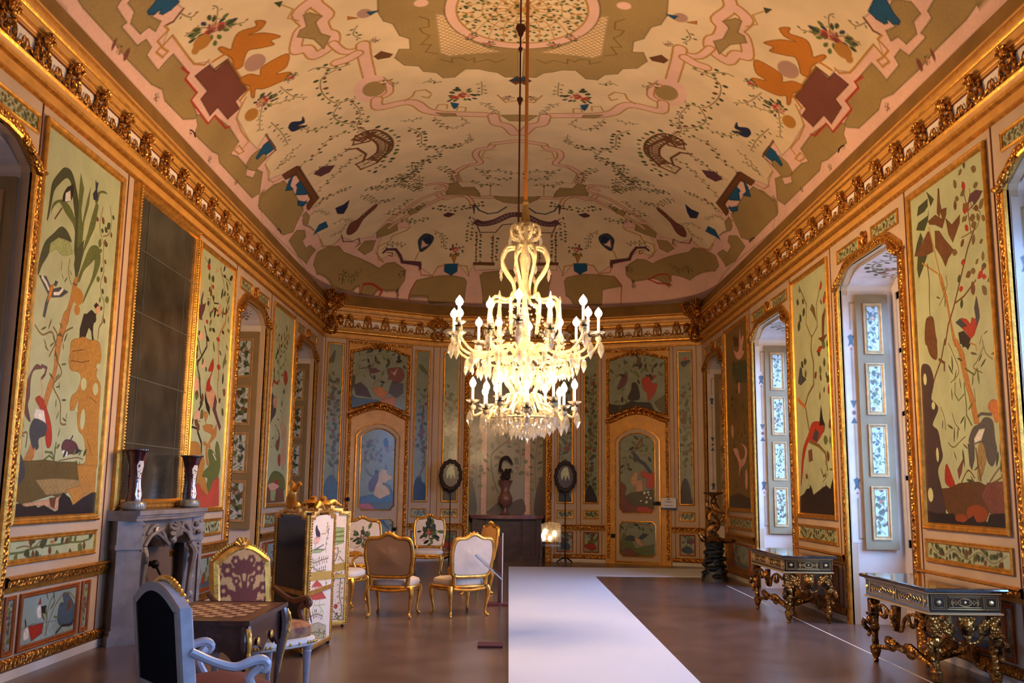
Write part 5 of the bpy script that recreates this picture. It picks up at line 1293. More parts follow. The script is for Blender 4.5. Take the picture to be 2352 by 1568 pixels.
# ================================================================ SEATING
def backpts(w, z0, z1, crest=.05): return smooth([(-w*.40, z0), (-w*.46, z0+.12), (-w*.49, (z0+z1)/2), (-w*.47, z1-.1), (-w*.40, z1-.03), (-w*.2, z1-.02), (0, z1+crest*.6), (w*.2, z1-.02), (w*.40, z1-.03), (w*.47, z1-.1), (w*.49, (z0+z1)/2), (w*.46, z0+.12), (w*.40, z0), (0, z0-.015)], 4, True)
def tilt(z, y0=.25): return y0+(z-.45)*.17
def salon_chair(name, lab, loc, rz, arms=False, front=None, back=linen, seat=linenw, frame=gold, w=.6, group='gilt salon chairs by the screen', key=None, high=1.04):
    o = empty(name, loc, rz, label=lab, category='armchair' if arms else 'chair', group=group)
    P = backpts(w, .52, high-.03); m = MB(); m.tube([(x, tilt(z), z) for x, z in P], .026, 8, closed=True)
    for t in (-.05, 0, .05): m.ball((t, tilt(high)-.02, high+.012-abs(t)*.25), (.022, .02, .028), 7, 5)
    for g in (-1, 1):
        m.ball((g*w*.40, tilt(high-.06)-.01, high-.07), .03, 7, 5); m.tube([(g*w*.38, .24, .40), (g*w*.39, tilt(.54), .54)], [.03, .026], 8)
    m.build('back_frame', frame, o)
    Q = [(x*.93, .75+(z-.75)*.91) for x, z in P]; c = (0, .75)
    for side, mt, nm in ((-1, seat, 'backrest'), (1, back, 'back_cloth')):
        if side == -1 and key:
            cv = Canvas(-w*.5, w*.5, .5, high, .008, key[0]); cv.rnd = random.Random(4)
            for a in key[1]: getattr(cv, a[0])(*a[1:])
            cv.mesh(nm, lambda X, Z: np.stack([X, .25+(Z-.45)*.17-.018-.035*np.clip(1-(X/(w*.5))**2, 0, 1)*np.clip(1-((Z-.75)/.28)**2, 0, 1), Z], -1), clothart, o, mask=Q); continue
        vs = [(0, tilt(.75)+side*(.02+.03), .75)]; n = len(Q); fs = []
        for k, r in enumerate((.35, .7, 1.)):
            for x, z in Q: X = x*r; Z = .75+(z-.75)*r; vs.append((X, tilt(Z)+side*(.02+(.03 if side < 0 else .004)*(1-r*r)), Z))
        for j in range(n):
            fs.append((0, 1+j, 1+(j+1) % n))
            for k in range(2): fs.append((1+k*n+j, 1+(k+1)*n+j, 1+(k+1)*n+(j+1) % n, 1+k*n+(j+1) % n))
        m = MB(); m.add(vs, fs); m.build(nm, mt, o)
    # seat cushion
    m = MB(); n = 28; vs = []; fs = []
    ring = []
    for j in range(n):
        a = 2*math.pi*j/n; ca, sa = math.cos(a), math.sin(a); x = math.copysign(abs(ca)**.55, ca); y = math.copysign(abs(sa)**.55, sa); ring.append((x*(w*.47-.03*y*-1*0-.035*y), y*.255))
    for z, k in ((.385, .97), (.43, 1.02), (.465, .98), (.485, .8), (.495, .4)):
        for x, y in ring: vs.append((x*k, y*k-.01, z))
    for i in range(4):
        for j in range(n): fs.append((i*n+j, i*n+(j+1) % n, (i+1)*n+(j+1) % n, (i+1)*n+j))
    fs += [tuple(range(4*n, 5*n)), tuple(reversed(range(n)))]; m.add(vs, fs); m.build('seat', seat, o)
    m = MB(); m.tube([(x*1.0, y-.01, .375) for x, y in ring], .024, 8, closed=True, flat=1.0)
    for g in (-1, 1): m.tube([(g*w*.4, -.26, .35), (g*w*.25, -.265, .335), (0, -.268, .36-.03), (0, -.268, .33)], [.022, .018, .024, .02], 6, k=3); m.tube([(g*w*.45, -.2, .35), (g*w*.455, 0, .34), (g*w*.4, .2, .35)], .02, 6, k=3)
    m.tube([(-w*.38, .24, .35), (0, .25, .33), (w*.38, .24, .35)], .02, 6, k=3); m.ball((0, -.275, .35), (.04, .015, .025), 8, 6); m.build('seat_rail', frame, o)
    for gx in (-1, 1):
        for gy in (-1, 1):
            y = gy*.235-.01; m = MB(); m.tube([(gx*w*.43, y, .375), (gx*(w*.455), y+gy*.02, .31), (gx*w*.43, y+gy*.005, .17), (gx*w*.41, y-gy*.01, .06), (gx*w*.44, y+gy*.02, .018)], [.034, .034, .02, .016, .02], 7, k=3); m.ball((gx*w*.445, y+gy*.025, .016), .02, 6, 4); m.build('leg', frame, o)
    if arms:
        for g in (-1, 1):
            m = MB(); m.tube([(g*w*.45, .27, .70), (g*w*.5, .12, .70), (g*w*.53, -.04, .685), (g*w*.52, -.12, .67), (g*w*.5, -.14, .65)], [.022, .022, .025, .03, .022], 7, k=3)
            m.tube([(g*w*.52, -.1, .66), (g*w*.48, -.02, .58), (g*w*.5, -.06, .46), (g*w*.47, -.1, .38)], [.024, .02, .022, .028], 7, k=3); m.build('arm', frame, o)
            m = MB(); m.tube([(g*w*.49, .16, .722), (g*w*.52, 0, .715)], [.03, .028], 8); m.build('arm_pad', seat, o)
    return o
dg = [('vine', [(-.12, .62), (0, .72), (.1, .85), (.0, .93)], 'big', .09, .03, .01), ('vine', [(.13, .6), (.02, .7), (-.1, .82), (.02, .9)], 'big', .08, .03, 0), ('vine', [(-.1, .7), (.12, .75), (-.08, .86)], 'leaf', .07, .025, 0)]
salon_chair('side_chair', 'gilt chair seen from behind with tan cloth back, nearest the folding screen', (-1.46, 12.55, 0), math.radians(173), w=.62, group=None)
salon_chair('side_chair', 'gilt chair seen from behind with pale cream cloth back, beside the acrylic stand', (-.62, 12.72, 0), math.radians(213), back=linenw, w=.62, group=None)
salon_chair('side_chair', 'gilt chair facing us with dark flower bouquet on cream back', (-1.53, 18.5, 0), 0, w=.6, group=None, key=('silkw', dg+[('flower', 0, .78, .1)]), high=1.1)
salon_chair('armchair', 'gilt armchair facing us with loose floral sprays, half hidden by tan-backed chair', (-2.42, 16.0, 0), math.radians(8), arms=True, w=.64, group=None, key=('silkw', [('vine', [(-.1, .62), (.05, .72), (-.02, .84), (.12, .9)], 'leaf', .06, .03, .008), ('vine', [(.14, .62), (.1, .75), (-.1, .8)], 'leaf', .06, .03, .008), ('flower', .02, .8, .06)]), high=1.12)
salon_chair('side_chair', 'gilt chair turned left with yellow back, behind the cream-backed chair', (-.58, 15.4, 0), math.radians(296), w=.6, group=None, key=('yel', []), back=silk, seat=linenw, high=1.08)
salon_chair('armchair', 'gilt armchair with pale blue-white seat, mostly hidden behind the folding screen', (-2.32, 13.7, 0), math.radians(78), arms=True, w=.66, group=None)

def square_chair(lab, loc, rz, kind):
    dark_ = kind == 'white'; o = empty('armchair', loc, rz, label=lab, category='armchair'); w = .33 if dark_ else .29; fr = greyw if dark_ else gold
    zt = .98 if dark_ else 1.0; arc = [(w-.02+(-2*w+.04)*t, zt+(.11 if dark_ else .13)*math.sin(math.pi*t)**.8) for t in np.linspace(0, 1, 13)]
    outer = [(-w, .5), (w, .5), (w, zt-.02), (w, zt)]+arc[1:-1]+[(-w, zt), (-w, zt-.02)]
    T = lambda x, z, d: (x, .25+(z-.45)*.12+d, z)
    kf = .72 if dark_ else 1.; m = MB(); m.sweep(outer, [(x*kf, h) for x, h in [(0, -.03), (0, .03), (.03, .045), (.06, .03), (.065, -.02), (.05, -.04), (.02, -.04), (0, -.03)]], lambda x, z, h: T(x, z, -h), closed=True)
    n = 24
    if not dark_:
        for i in range(26): t = i/25; m.ball(T(w-2*w*t, zt+.13*math.sin(math.pi*t)**.8+.012, 0), .014, 5, 4)
    for g in (-1, 1): m.box((g*w-.03, .22, .3), (g*w+.03, .285, .56))
    if not dark_:
        for a in (-60, -30, 0, 30, 60): r = math.radians(a); m.tube([T(0, zt+.1, -.02), T(.09*math.sin(r), zt+.11+.08*math.cos(r), -.03)], [.03, .016], 6)
        m.ball(T(0, zt+.13, -.03), .03, 8, 6)
    m.build('back_frame', fr, o)
    if dark_:
        for g in (-1, 1):
            q = MB()
            for i in range(8): q.ball(T(g*(.01+.034*i), zt+.125-.0021*i*i, -.03), (.024, .022, .018), 6, 5)
            q.build('crest_carving', gold, o)
        q = MB(); q.sweep(outer, [(-.001, -.03), (-.001, -.044), (.046, -.044), (.046, -.03)], lambda x, z, h: T(x, z, -h), closed=True); q.build('rear_edge', greyt, o)
    inner = [(x*(.88 if dark_ else .82), .76+(z-.76)*(.91 if dark_ else .88)) for x, z in outer]
    m = MB(); m.prism(inner, lambda x, z: T(x, z, .01), lambda x, z: T(x, z, .03 if not dark_ else .036)); m.build('back_cloth', darkcloth if dark_ else linen, o, sm=False)
    cv = Canvas(-w, w, .5, 1.14, .007, 'yel'); cv.rnd = random.Random(9)
    for g in (-1, 1):
        for pts in ([(0, .6), (g*.04, .75), (g*.1, .85), (g*.15, .92)], [(0, .58), (g*.1, .66), (g*.16, .62)], [(0, .64), (g*.08, .72), (g*.2, .76)], [(0, .7), (g*.03, .88), (g*.07, 1.0)]): cv.line(smooth(pts), .02, 'oxb')
        for x, z, r in ((.16, .93, .045), (.2, .77, .04), (.15, .62, .045), (.24, .66, .03), (.08, 1.0, .035), (.25, .88, .03), (.08, .84, .03), (.22, .98, .025), (.1, .7, .025), (.04, .56, .03), (.24, .56, .03)):
            for k in range(6): cv.ell(g*x+r*.8*math.cos(k*1.05), z+r*.8*math.sin(k*1.05), r*.55, r*.55, 'oxb')
            cv.ell(g*x, z, r*.4, r*.4, 'yel')
    for k in range(7): cv.leaf(0, .9, math.radians(90+(k-3)*24), .12, .4, 'oxb')
    for k in range(5): cv.leaf(0, .62, math.radians(90+(k-2)*22), .22, .22, 'oxb')
    cv.mesh('backrest', lambda X, Z: np.stack([X, .25+(Z-.45)*.12-.02-.025*np.clip(1-(X/w)**2, 0, 1), Z], -1), clothart, o, mask=inner)
    # seat
    ring = []; n = 28
    for j in range(n): a = 2*math.pi*j/n; ca, sa = math.cos(a), math.sin(a); x = math.copysign(abs(ca)**.5, ca); y = math.copysign(abs(sa)**.6, sa); ring.append((x*(.33-.03*y), y*.29-.02))
    vs = []; fs = []; prof = ((.42, .97), (.45, 1.02), (.50, 1.0), (.535, .82), (.55, .4))
    for z, k in prof:
        for x, y in ring: vs.append((x*k, y*k, z))
    for i in range(4):
        for j in range(n): fs.append((i*n+j, i*n+(j+1) % n, (i+1)*n+(j+1) % n, (i+1)*n+j))
    fs += [tuple(range(4*n, 5*n)), tuple(reversed(range(n)))]; m = MB(); m.add(vs, fs)
    m.build('seat', mat('brocade_seat', (206, 152, 92), .7, 0, dark=(130, 66, 48), nscale=7) if not dark_ else mat('red_velvet', (110, 40, 36), .8), o)
    m = MB(); m.tube([(x, y, .385) for x, y in ring], .038, 8, closed=True); m.build('seat_rail', white if not dark_ else greyw, o)
    if not dark_:
        m = MB()
        for j in range(0, n):
            for t in (0, .5): x0, y0_ = ring[j]; x1, y1_ = ring[(j+1) % n]; x = x0+(x1-x0)*t; y = y0_+(y1_-y0_)*t; m.ball((x*1.11, (y+.02)*1.12-.02, .385), .014, 5, 4)
        m.build('rail_beading', gold, o)
    for gx in (-1, 1):
        for gy in (-1, 1):
            c = (gx*.27, gy*.23-.01, 0); m = MB(); m.lathe([(.014, 0), (.022, .02), (.018, .04), (.022, .06), (.034, .28), (.04, .3), (.032, .31), (.045, .33), (.045, .38)], c, 12, scal=8 if True else 0, amp=.04); m.build('leg', greyw if not dark_ else greyw, o)
    for g in (-1, 1):
        m = MB(); m.tube([(g*.33, .27, .76), (g*.345, .15, .70), (g*.36, .04, .665), (g*.37, -.04, .685), (g*.37, -.10, .69), (g*.37, -.135, .665), (g*.37, -.12, .64), (g*.37, -.095, .65)], [.022, .022, .024, .026, .028, .03, .028, .018], 8, k=3)
        m.tube([(g*.365, -.1, .655), (g*.35, -.05, .6), (g*.345, -.1, .5), (g*.33, -.17, .4)], [.028, .024, .026, .032], 8, k=3)
        m.build('arm', greyw if dark_ else mat('walnut_arm', (120, 72, 50), .4, noise=.3, nscale=20), o)
        for i in range(3): pass
        q = MB()
        for i in range(6): q.ball((g*.372+.0, -.115+.02*math.cos(i), .655+.02*math.sin(i)), .016, 6, 4)
        q.build('arm_rosette', mat('silver_gilt', (190, 180, 150), .3, .8), o)
    return o
square_chair('pale grey armchair seen from behind with black back, at the lower left foreground', (-1.63, 5.5, 0), math.radians(130), 'white')
square_chair('gilt armchair with crimson flowers on yellow brocade, behind the games table', (-1.97, 7.9, 0), math.radians(54), 'brocade')

# ---------------------------------------------------------------- games table
GT = empty('games_table', (-1.995, 6.83, 0), 0, label='dark mahogany games table with inlaid chessboard top and gilt mounts', category='table')
GT.scale = (.8, 1, 1); m = MB(); m.box((-.42, -.53, .725), (.42, .53, .75)); m.build('tabletop', woodm, GT, sm=False)
m = MB()
for i in range(8):
    for j in range(8):
        x = -.34+i*.08; y = -.36+j*.09; m.add([(x, y, .7512), (x+.08, y, .7512), (x+.08, y+.09, .7512), (x, y+.09, .7512)], [(0, 1, 2, 3)], (i+j) % 2)
m.build('chessboard', [woodl, woodm], GT, sm=False)
m = MB(); m.sweep(rectp(-.43, .43, -.54, .54), [(0, .72), (0, .752), (.015, .754), (.015, .75)], lambda x, y, h: (x, y, h), closed=True); m.build('top_edging', wood, GT)
ap = lambda L: [(-L, .72), (-L, .52)]+smooth([(-L+.06, .46), (-L*.55, .55), (-L*.2, .53), (0, .49), (L*.2, .53), (L*.55, .55), (L-.06, .46)], 3)+[(L, .52), (L, .72)]
m = MB()
for g in (-1, 1):
    m.prism(ap(.49), lambda y, z: (g*.38, y, z), lambda y, z: (g*.36, y, z)); m.prism(ap(.38), lambda x, z: (x, g*.49, z), lambda x, z: (x, g*.47, z))
m.build('apron', wood, GT)
for gx in (-1, 1):
    for gy in (-1, 1):
        x, y = gx*.385, gy*.495; m = MB(); m.tube([(x, y, .72), (x+gx*.02, y+gy*.02, .6), (x+gx*.0, y+gy*.0, .42), (x-gx*.02, y-gy*.02, .2), (x-gx*.0, y-gy*.0, .05), (x+gx*.02, y+gy*.02, .01)], [.04, .048, .034, .02, .018, .024], 8, k=3); lg = m.build('leg', wood, GT)
        m = MB(); m.tube([(x+gx*.035, y+gy*.035, .7), (x+gx*.062, y+gy*.062, .62), (x+gx*.045, y+gy*.045, .5), (x+gx*.026, y+gy*.026, .4), (x+gx*.0, y+gy*.0, .25)], [.018, .02, .014, .01, .008], 6, k=3)
        for z in (.66, .6, .54): m.ball((x+gx*.055, y+gy*.055, z), (.02, .02, .026), 6, 5)
        m.build('gilt_mount', gold, lg)
for y in (-.18, .18):
    m = MB(); m.ball((.395, y, .57), (.015, .03, .03), 8, 6); m.build('gilt_keyhole_mount', gold, GT)
m = MB(); m.tube([(-.1, -.51, .62), (-.05, -.53, .6), (.05, -.53, .6), (.1, -.51, .62)], .009, 6, k=3); m.build('drawer_handle', gold, GT)

# ---------------------------------------------------------------- folding screen
FS = empty('folding_screen', (-2.1, 10.4, 0), 0, label='zigzag folding screen, gilt beaded frames, painted oriental scenes and one black leaf', category='screen')
SP = [(-2.45, 10.18), (-1.94, 9.42), (-1.86, 10.33), (-2.45, 10.95), (-1.88, 11.5)]; FO = np.array([-2.1, 10.4])
for i in range(4):
    a = np.array(SP[i])-FO; b = np.array(SP[i+1])-FO; pl = Pl(a, b, flip=(i % 2 == 1) and False); L = pl.L; H0, H1 = .035, 1.335
    out = [(0.01, H0), (L-.01, H0), (L-.01, H1), (L-.12, H1), (L-.12, H1+.035), (L-.24, H1+.035), (L-.24, H1+.065), (.24, H1+.065), (.24, H1+.035), (.12, H1+.035), (.12, H1), (.01, H1)]
    m = MB(); S_ = 1 if i % 2 else 1
    m.sweep(out, [(0, -.014), (0, .014), (.012, .02), (.03, .022), (.045, .016), (.05, -.016), (.03, -.022), (.012, -.02), (0, -.014)], lambda x, z, h: pl(x, z, h), closed=True)
    m.prism(rectp(.03, L-.03, .565, .61), lambda x, z: pl(x, z, -.016), lambda x, z: pl(x, z, .016)); fr = m.build('screen_frame', gold, FS)
    for x in (.03, L-.03):
        for d in (-.022, .022):
            z = .06; bd = MB()
            while z < 1.33: bd.ball(pl(x, z, d), .009, 5, 4); z += .026
            bd.build('beading', goldc, fr)
    back = MB(); inn = [(.045, .075), (L-.045, .075), (L-.045, 1.29), (L-.15, 1.29), (L-.15, 1.33), (.15, 1.33), (.15, 1.29), (.045, 1.29)]
    back.prism(inn, lambda x, z: pl(x, z, -.004), lambda x, z: pl(x, z, .004)); lf = back.build('leaf_backing', mat('near_black_leaf', (22, 16, 14), .18, 0, dark=(34, 24, 16), nscale=6, coat=.15), FS, sm=False)  # near-black backing on every leaf, left bare on two
    if i in (1, 3):
        cv = Canvas(.04, L-.04, .07, 1.36, .006, 'silkw'); cv.rnd = random.Random(i); cv.ls = .9; cv.run(ART['scrA' if i == 1 else 'scrB']); cv.mesh('painted_silk', onplane(pl, .007), clothart, lf, mask=inn)
    for x in (.06, L-.06):
        m = MB(); m.ball(tuple(pl(x, .018, 0)), .018, 8, 6); m.build('castor', dark, FS)
    cr = MB(); c = L/2; z = 1.40
    if i == 0:
        cr.tube([pl(c-.05, z, 0), pl(c-.02, z+.09, .01), pl(c+.03, z+.15, .02), pl(c-.01, z+.22, 0), pl(c-.08, z+.25, .0), pl(c-.12, z+.24, 0)], [.05, .055, .04, .025, .03, .012], 8, k=4)
        cr.tube([pl(c, z+.17, 0), pl(c+.08, z+.19, .01), pl(c+.15, z+.25, .0), pl(c+.2, z+.22, .0)], [.03, .028, .02, .01], 7, k=3); cr.ball(pl(c-.12, z+.04, 0), .04, 8, 6); cr.ball(pl(c+.1, z+.02, 0), .045, 8, 6)
    else:
        for g in (-1, 1):
            cr.tube([pl(c+g*.05, z, 0), pl(c+g*.14, z+.05, 0), pl(c+g*.2, z+.02, 0), pl(c+g*.26, z+.0, 0)], [.04, .03, .022, .012], 7, k=3); cr.ball(pl(c+g*.17, z+.03, 0), .03, 7, 5)
        cr.lathe([(.03, 0), (.07, .02), (.09, .05), (.06, .075), (.03, .085), (.04, .11), (.01, .13)], tuple(pl(c, z-.01, 0)), 12)
    cr.build('crest_carving', gold, fr)

# ---------------------------------------------------------------- console tables
inlay = mat('brass_inlay', (226, 196, 140), .3, .7)
bronze = mat('gilt_bronze_leg', (190, 132, 60), .3, .85, bump=.5, bscale=40, kind='carved', dark=(52, 32, 18), nscale=14)
def console(x0, x1, y0, y1, h, lab):
    o = empty('console_table', ((x0+x1)/2, (y0+y1)/2, 0), 0, label=lab, category='table'); X, Y = (x1-x0)/2, (y1-y0)/2
    m = MB(); m.sweep(rectp(-X, X, -Y, Y), [(.05, h-.04), (.01, h-.035), (0, h-.02), (.004, h-.006), (.02, h)], lambda x, y, z: (x, y, z), closed=True); m.add([(-X+.02, -Y+.02, h), (X-.02, -Y+.02, h), (X-.02, Y-.02, h), (-X+.02, Y-.02, h)], [(0, 1, 2, 3)]); m.build('tabletop', blackg, o)
    m = MB(); m.box((-X+.05, -Y+.05, h-.2), (X-.05, Y-.05, h-.035)); m.build('drawer_case', blackw, o, sm=False)
    m = MB(); m.sweep(rectp(-X+.035, X-.035, -Y+.035, Y-.035), [(.015, h-.226), (0, h-.22), (0, h-.206), (.015, h-.2)], lambda x, y, z: (x, y, z), closed=True)
    m.sweep(rectp(-X+.04, X-.04, -Y+.04, Y-.04), [(.01, h-.055), (0, h-.05), (0, h-.042), (.01, h-.038)], lambda x, y, z: (x, y, z), closed=True); m.build('brass_moulding', inlay, o)
    m = MB(); zc = h-.12
    def face(f, L, parts):
        def R(a, b, c, d, r=.004):
            P = [f(a, c), f(b, c), f(b, d), f(a, d)]; m.tube(P, r, 4, closed=True)
        for a, b in parts:
            R(a, b, zc-.055, zc+.055); R(a+.015, b-.015, zc-.04, zc+.04, .003); c = (a+b)/2; w = (b-a)/2-.03
            if w < .06:
                m.ball(f(c, zc), .022, 6, 4); continue
            m.tube([f(c+.06*math.cos(t), zc+.03*math.sin(t)) for t in np.linspace(0, 6.283, 13)[:-1]], .004, 4, closed=True); m.ball(f(c, zc), .014, 6, 4)
            for g in (-1, 1):
                for k in range(3): u = c+g*(w*.3+k*w*.25); m.tube([f(u, zc), f(u+g*w*.08, zc+.02), f(u+g*w*.18, zc), f(u+g*w*.08, zc-.02)], .0045, 4, closed=True)
                m.tube([f(c+g*w*.82, zc+.03), f(c+g*w*.95, zc+.015), f(c+g*w*.86, zc), f(c+g*w*.95, zc-.015), f(c+g*w*.82, zc-.03)], .0045, 4)
    for g in (-1, 1):
        face(lambda s, z: (s, g*(Y-.047), z), X, [(-X+.07, -X+.19), (-X+.2, X-.2), (X-.19, X-.07)])
        face(lambda s, z: (g*(X-.047), s, z), Y, [(-Y+.06, -Y+.16), (-Y+.17, -.04), (-.035, .035), (.04, Y-.17), (Y-.16, Y-.06)])
    m.build('scroll_inlay', inlay, o)
    # hanging apron ornament
    for g, ax in ((-1, 'y'), (-1, 'x')):
        m = MB(); f = (lambda s, z, d=0: (s, -Y+.06-d, z)) if ax == 'y' else (lambda s, z, d=0: (-X+.06-d, s, z)); Lw = X if ax == 'y' else Y; zz = h-.235
        m.prism([(-.07, zz), (.07, zz), (.055, zz-.1), (.02, zz-.19), (0, zz-.22), (-.02, zz-.19), (-.055, zz-.1)], lambda s, z: f(s, z, -.01), lambda s, z: f(s, z, .03))
        m.ball(f(0, zz-.08, .03), (.045, .045, .06), 8, 6)
        for q in (-1, 1):
            m.tube([f(q*(Lw-.12), zz-.01), f(q*(Lw-.2), zz-.07), f(q*(Lw*.45), zz-.03), f(q*.16, zz-.1), f(q*.1, zz-.2), f(q*.02, zz-.22)], [.014, .02, .014, .02, .016, .01], 6, k=4)
            m.tube([f(q*(Lw*.55), zz-.03), f(q*(Lw*.5), zz-.12), f(q*(Lw*.36), zz-.13), f(q*(Lw*.34), zz-.06)], [.016, .02, .022, .012], 6, k=3)
        m.build('apron_mount', bronze, o)
    for gx in (-1, 1):
        for gy in (-1, 1):
            cx, cy = gx*(X-.1), gy*(Y-.1); m = MB(); m.M = Matrix.Translation((cx, cy, 0)); u = h-.235
            m.box((-.045, -.045, u-.13), (.045, .045, u)); m.box((-.06, -.06, u-.16), (.06, .06, u-.135))
            m.lathe([(.02, 0), (.03, .012), (.02, .03), (.035, .06), (.05, .1), (.055, .14), (.03, .16), (.035, .2), (.028, .22), (.035, .3), (.045, .36)], n=10)
            m.ball((gx*.015, gy*.015, u-.21), (.065, .065, .055), 8, 6); m.ball((0, 0, u-.28), (.05, .05, .04), 8, 6)
            m.tube([(gx*.06, gy*.06, u-.2), (gx*.075, gy*.075, u-.26), (gx*.035, gy*.035, u-.32), (gx*.05, gy*.05, u-.36)], [.03, .028, .02, .018], 7, k=3); m.tube([(0, 0, u-.16), (0, 0, .3)], [.045, .034], 8); m.build('leg', bronze, o)
    m = MB(); zc2 = .15
    for g in (-1, 1):
        P = [(g*(X-.12), -Y+.12, zc2), (g*(X-.14), -Y*.55, zc2+.02), (g*(X-.06), -Y*.3, zc2+.12), (g*(X-.12), -.05, zc2+.06), (g*.06, 0, zc2+.0)]
        for s in (-1, 1): m.tube([(x, s*y, z) for x, y, z in P], [.022, .026, .04, .03, .03], 7, k=4)
        for s in (-1, 1): m.ball((g*(X-.08), s*Y*.28, zc2+.06), (.03, .1, .045), 8, 6)
    m.ball((0, 0, .17), (.07, .09, .06), 8, 6); m.build('stretcher', bronze, o)
console(3.5, 4.2, 8.15, 9.68, .835, 'black-topped console table with brass inlay, nearest at the lower right')
console(3.45, 4.15, 12.2, 13.92, .835, 'black and gilt console table, the farther of the two on the right')

# ---------------------------------------------------------------- torchere
TO = empty('torchere', (3.82, 17.9, 0), 0, label='gilded carved figure torchere on a black rocky pedestal, far right', category='torchere')
m = MB(); R = random.Random(2)
for i in range(26):
    z = .02+.7*i/25; a = i*2.4; r = .2-.12*z; m.ball((r*math.cos(a)*.8, r*math.sin(a)*.8, z+.02), (.12-.04*z, .12-.04*z, .055), 7, 5)
m.lathe([(.24, 0), (.2, .1), (.13, .35), (.14, .6), (.18, .72)], n=12, scal=5, amp=.1); m.build('rock_pedestal', mat('black_rock', (22, 26, 24), .45, noise=.3), TO)
m = MB(); m.lathe([(.2, .7), (.24, .73), (.2, .76), (.1, .8)], n=14, scal=6, amp=.1); m.tube([(-.12, -.05, .74), (-.24, -.06, .78), (-.3, -.08, .88)], [.06, .05, .02], 7, k=3); m.ball((.2, .0, .73), (.22, .14, .05), 10, 6); m.build('shell_base', bronze, TO)
m = MB(); m.tube([(.0, 0, .76), (-.08, -.02, .9), (.04, 0, 1.02), (-.05, 0, 1.16), (.05, .0, 1.28), (.0, 0, 1.42), (.02, 0, 1.52)], [.12, .11, .09, .11, .07, .06, .05], 9, k=4); m.ball((-.01, -.05, 1.46), (.055, .06, .07), 9, 7); m.tube([(.06, -.03, 1.3), (.16, -.1, 1.22), (.1, -.12, 1.08)], [.035, .03, .03], 7, k=3); m.tube([(-.06, -.02, 1.3), (-.14, -.06, 1.38), (-.1, -.02, 1.52)], [.035, .03, .025], 7, k=3); m.tube([(-.02, -.05, .86), (-.14, -.12, .84), (-.14, -.1, .76)], [.06, .05, .04], 7, k=3); m.build('gilded_figure', bronze, TO)
m = MB(); m.lathe([(.04, 1.52), (.06, 1.55), (.17, 1.59), (.18, 1.61), (.15, 1.62)], n=16, scal=8, amp=.05); m.build('candle_tray', bronze, TO)

# ---------------------------------------------------------------- stands
AS = empty('acrylic_stand', (-.13, 10.25, 0), label='clear acrylic reading stand on a brown floor plate beside the carpet', category='stand')
MB().box((-.17, -.14, 0), (.09, .14, .02)).build('floor_plate', felt, AS, sm=False)
m = MB(); m.box((.055, -.02, .02), (.075, .02, .68)); m.build('upright', acrylic, AS, sm=False)
m = MB(); m.prism([(.08, .68), (.08, .70), (-.2, .93), (-.2, .91)], lambda x, z: (x, -.11, z), lambda x, z: (x, .11, z)); m.build('sloping_panel', acrylic, AS, sm=False); m = MB(); m.tube([(.07, -.11, .685), (-.2, -.11, .92)], .009, 6); m.ball((-.2, -.11, .925), .012, 6, 4); m.build('panel_edge', mat('bright_edge', (220, 224, 236), .2, .3), AS)
BS = empty('post_stand', (-.1, 13.82, 0), label='slim dark post stand with painted lit edge between cream-backed chair and carpet', category='stand')
MB().box((-.2, -.14, 0), (.11, .14, .03)).build('floor_plate', felt, BS, sm=False); MB().box((-.035, -.03, .03), (.02, .03, .95)).build('post', mat('maroon_post', (60, 26, 30), .5), BS, sm=False); MB().box((.02, -.03, .03), (.034, .03, 1.0)).build('painted_lit_edge', mat('bright_edge', (220, 224, 236), .2, .3), BS, sm=False)  # pale strip paints the daylit right side of the dark post
SG = empty('notice_board', PDR(2.15, 1.36, .12), math.atan2(PDR.D[1], PDR.D[0]), label='small white printed notice with blue foot strip beside the right door', category='sign')
MB().box((-.17, -.01, -.13), (.17, .01, .12)).build('board', mat('notice_white', (226, 226, 230), .5), SG, sm=False); MB().box((-.17, -.014, -.13), (.17, -.008, -.095)).build('blue_strip', mat('notice_blue', (30, 74, 150), .5), SG, sm=False)
m = MB()
for z, w in ((.045, .09), (.02, .06), (-.045, .1)): m.box((-w, -.0125, z-.004), (w, -.0105, z+.004))
m.box((-.03, -.0125, .08), (.03, -.0105, .1)); m.build('printed_text', dark, SG, sm=False); MB().box((-.36, .01, -.05), (-.0, .03, .03)).build('strap', dark, SG, sm=False)
# ghost chair
GC = empty('transparent_chair', (.93, 20.95, 0), math.radians(-4), label='clear plastic chair at the apse, right of centre', category='chair')
for g in (-1, 1):
    m = MB(); m.tube([(g*.22, .2, 0), (g*.2, .18, .45), (g*.22, .26, .9)], .016, 6, k=3); m.build('leg', acrylic, GC); m = MB(); m.tube([(g*.22, -.22, 0), (g*.2, -.2, .45)], .016, 6); m.build('leg', acrylic, GC)
    m = MB(); m.tube([(g*.215, .24, .5), (g*.22, .262, .9)], .007, 6); m.build('back_highlight_edge', mat('bright_edge', (220, 224, 236), .2, .3), GC)
MB().box((-.22, -.22, .43), (.22, .2, .455)).build('seat', acrylic, GC, sm=False); m = MB(); m.prism(arcp(-.21, .21, .5, .88, .93, 8), lambda x, z: (x, .2+(z-.45)*.13, z), lambda x, z: (x, .212+(z-.45)*.13, z)); m.build('backrest', acrylic, GC, sm=False)
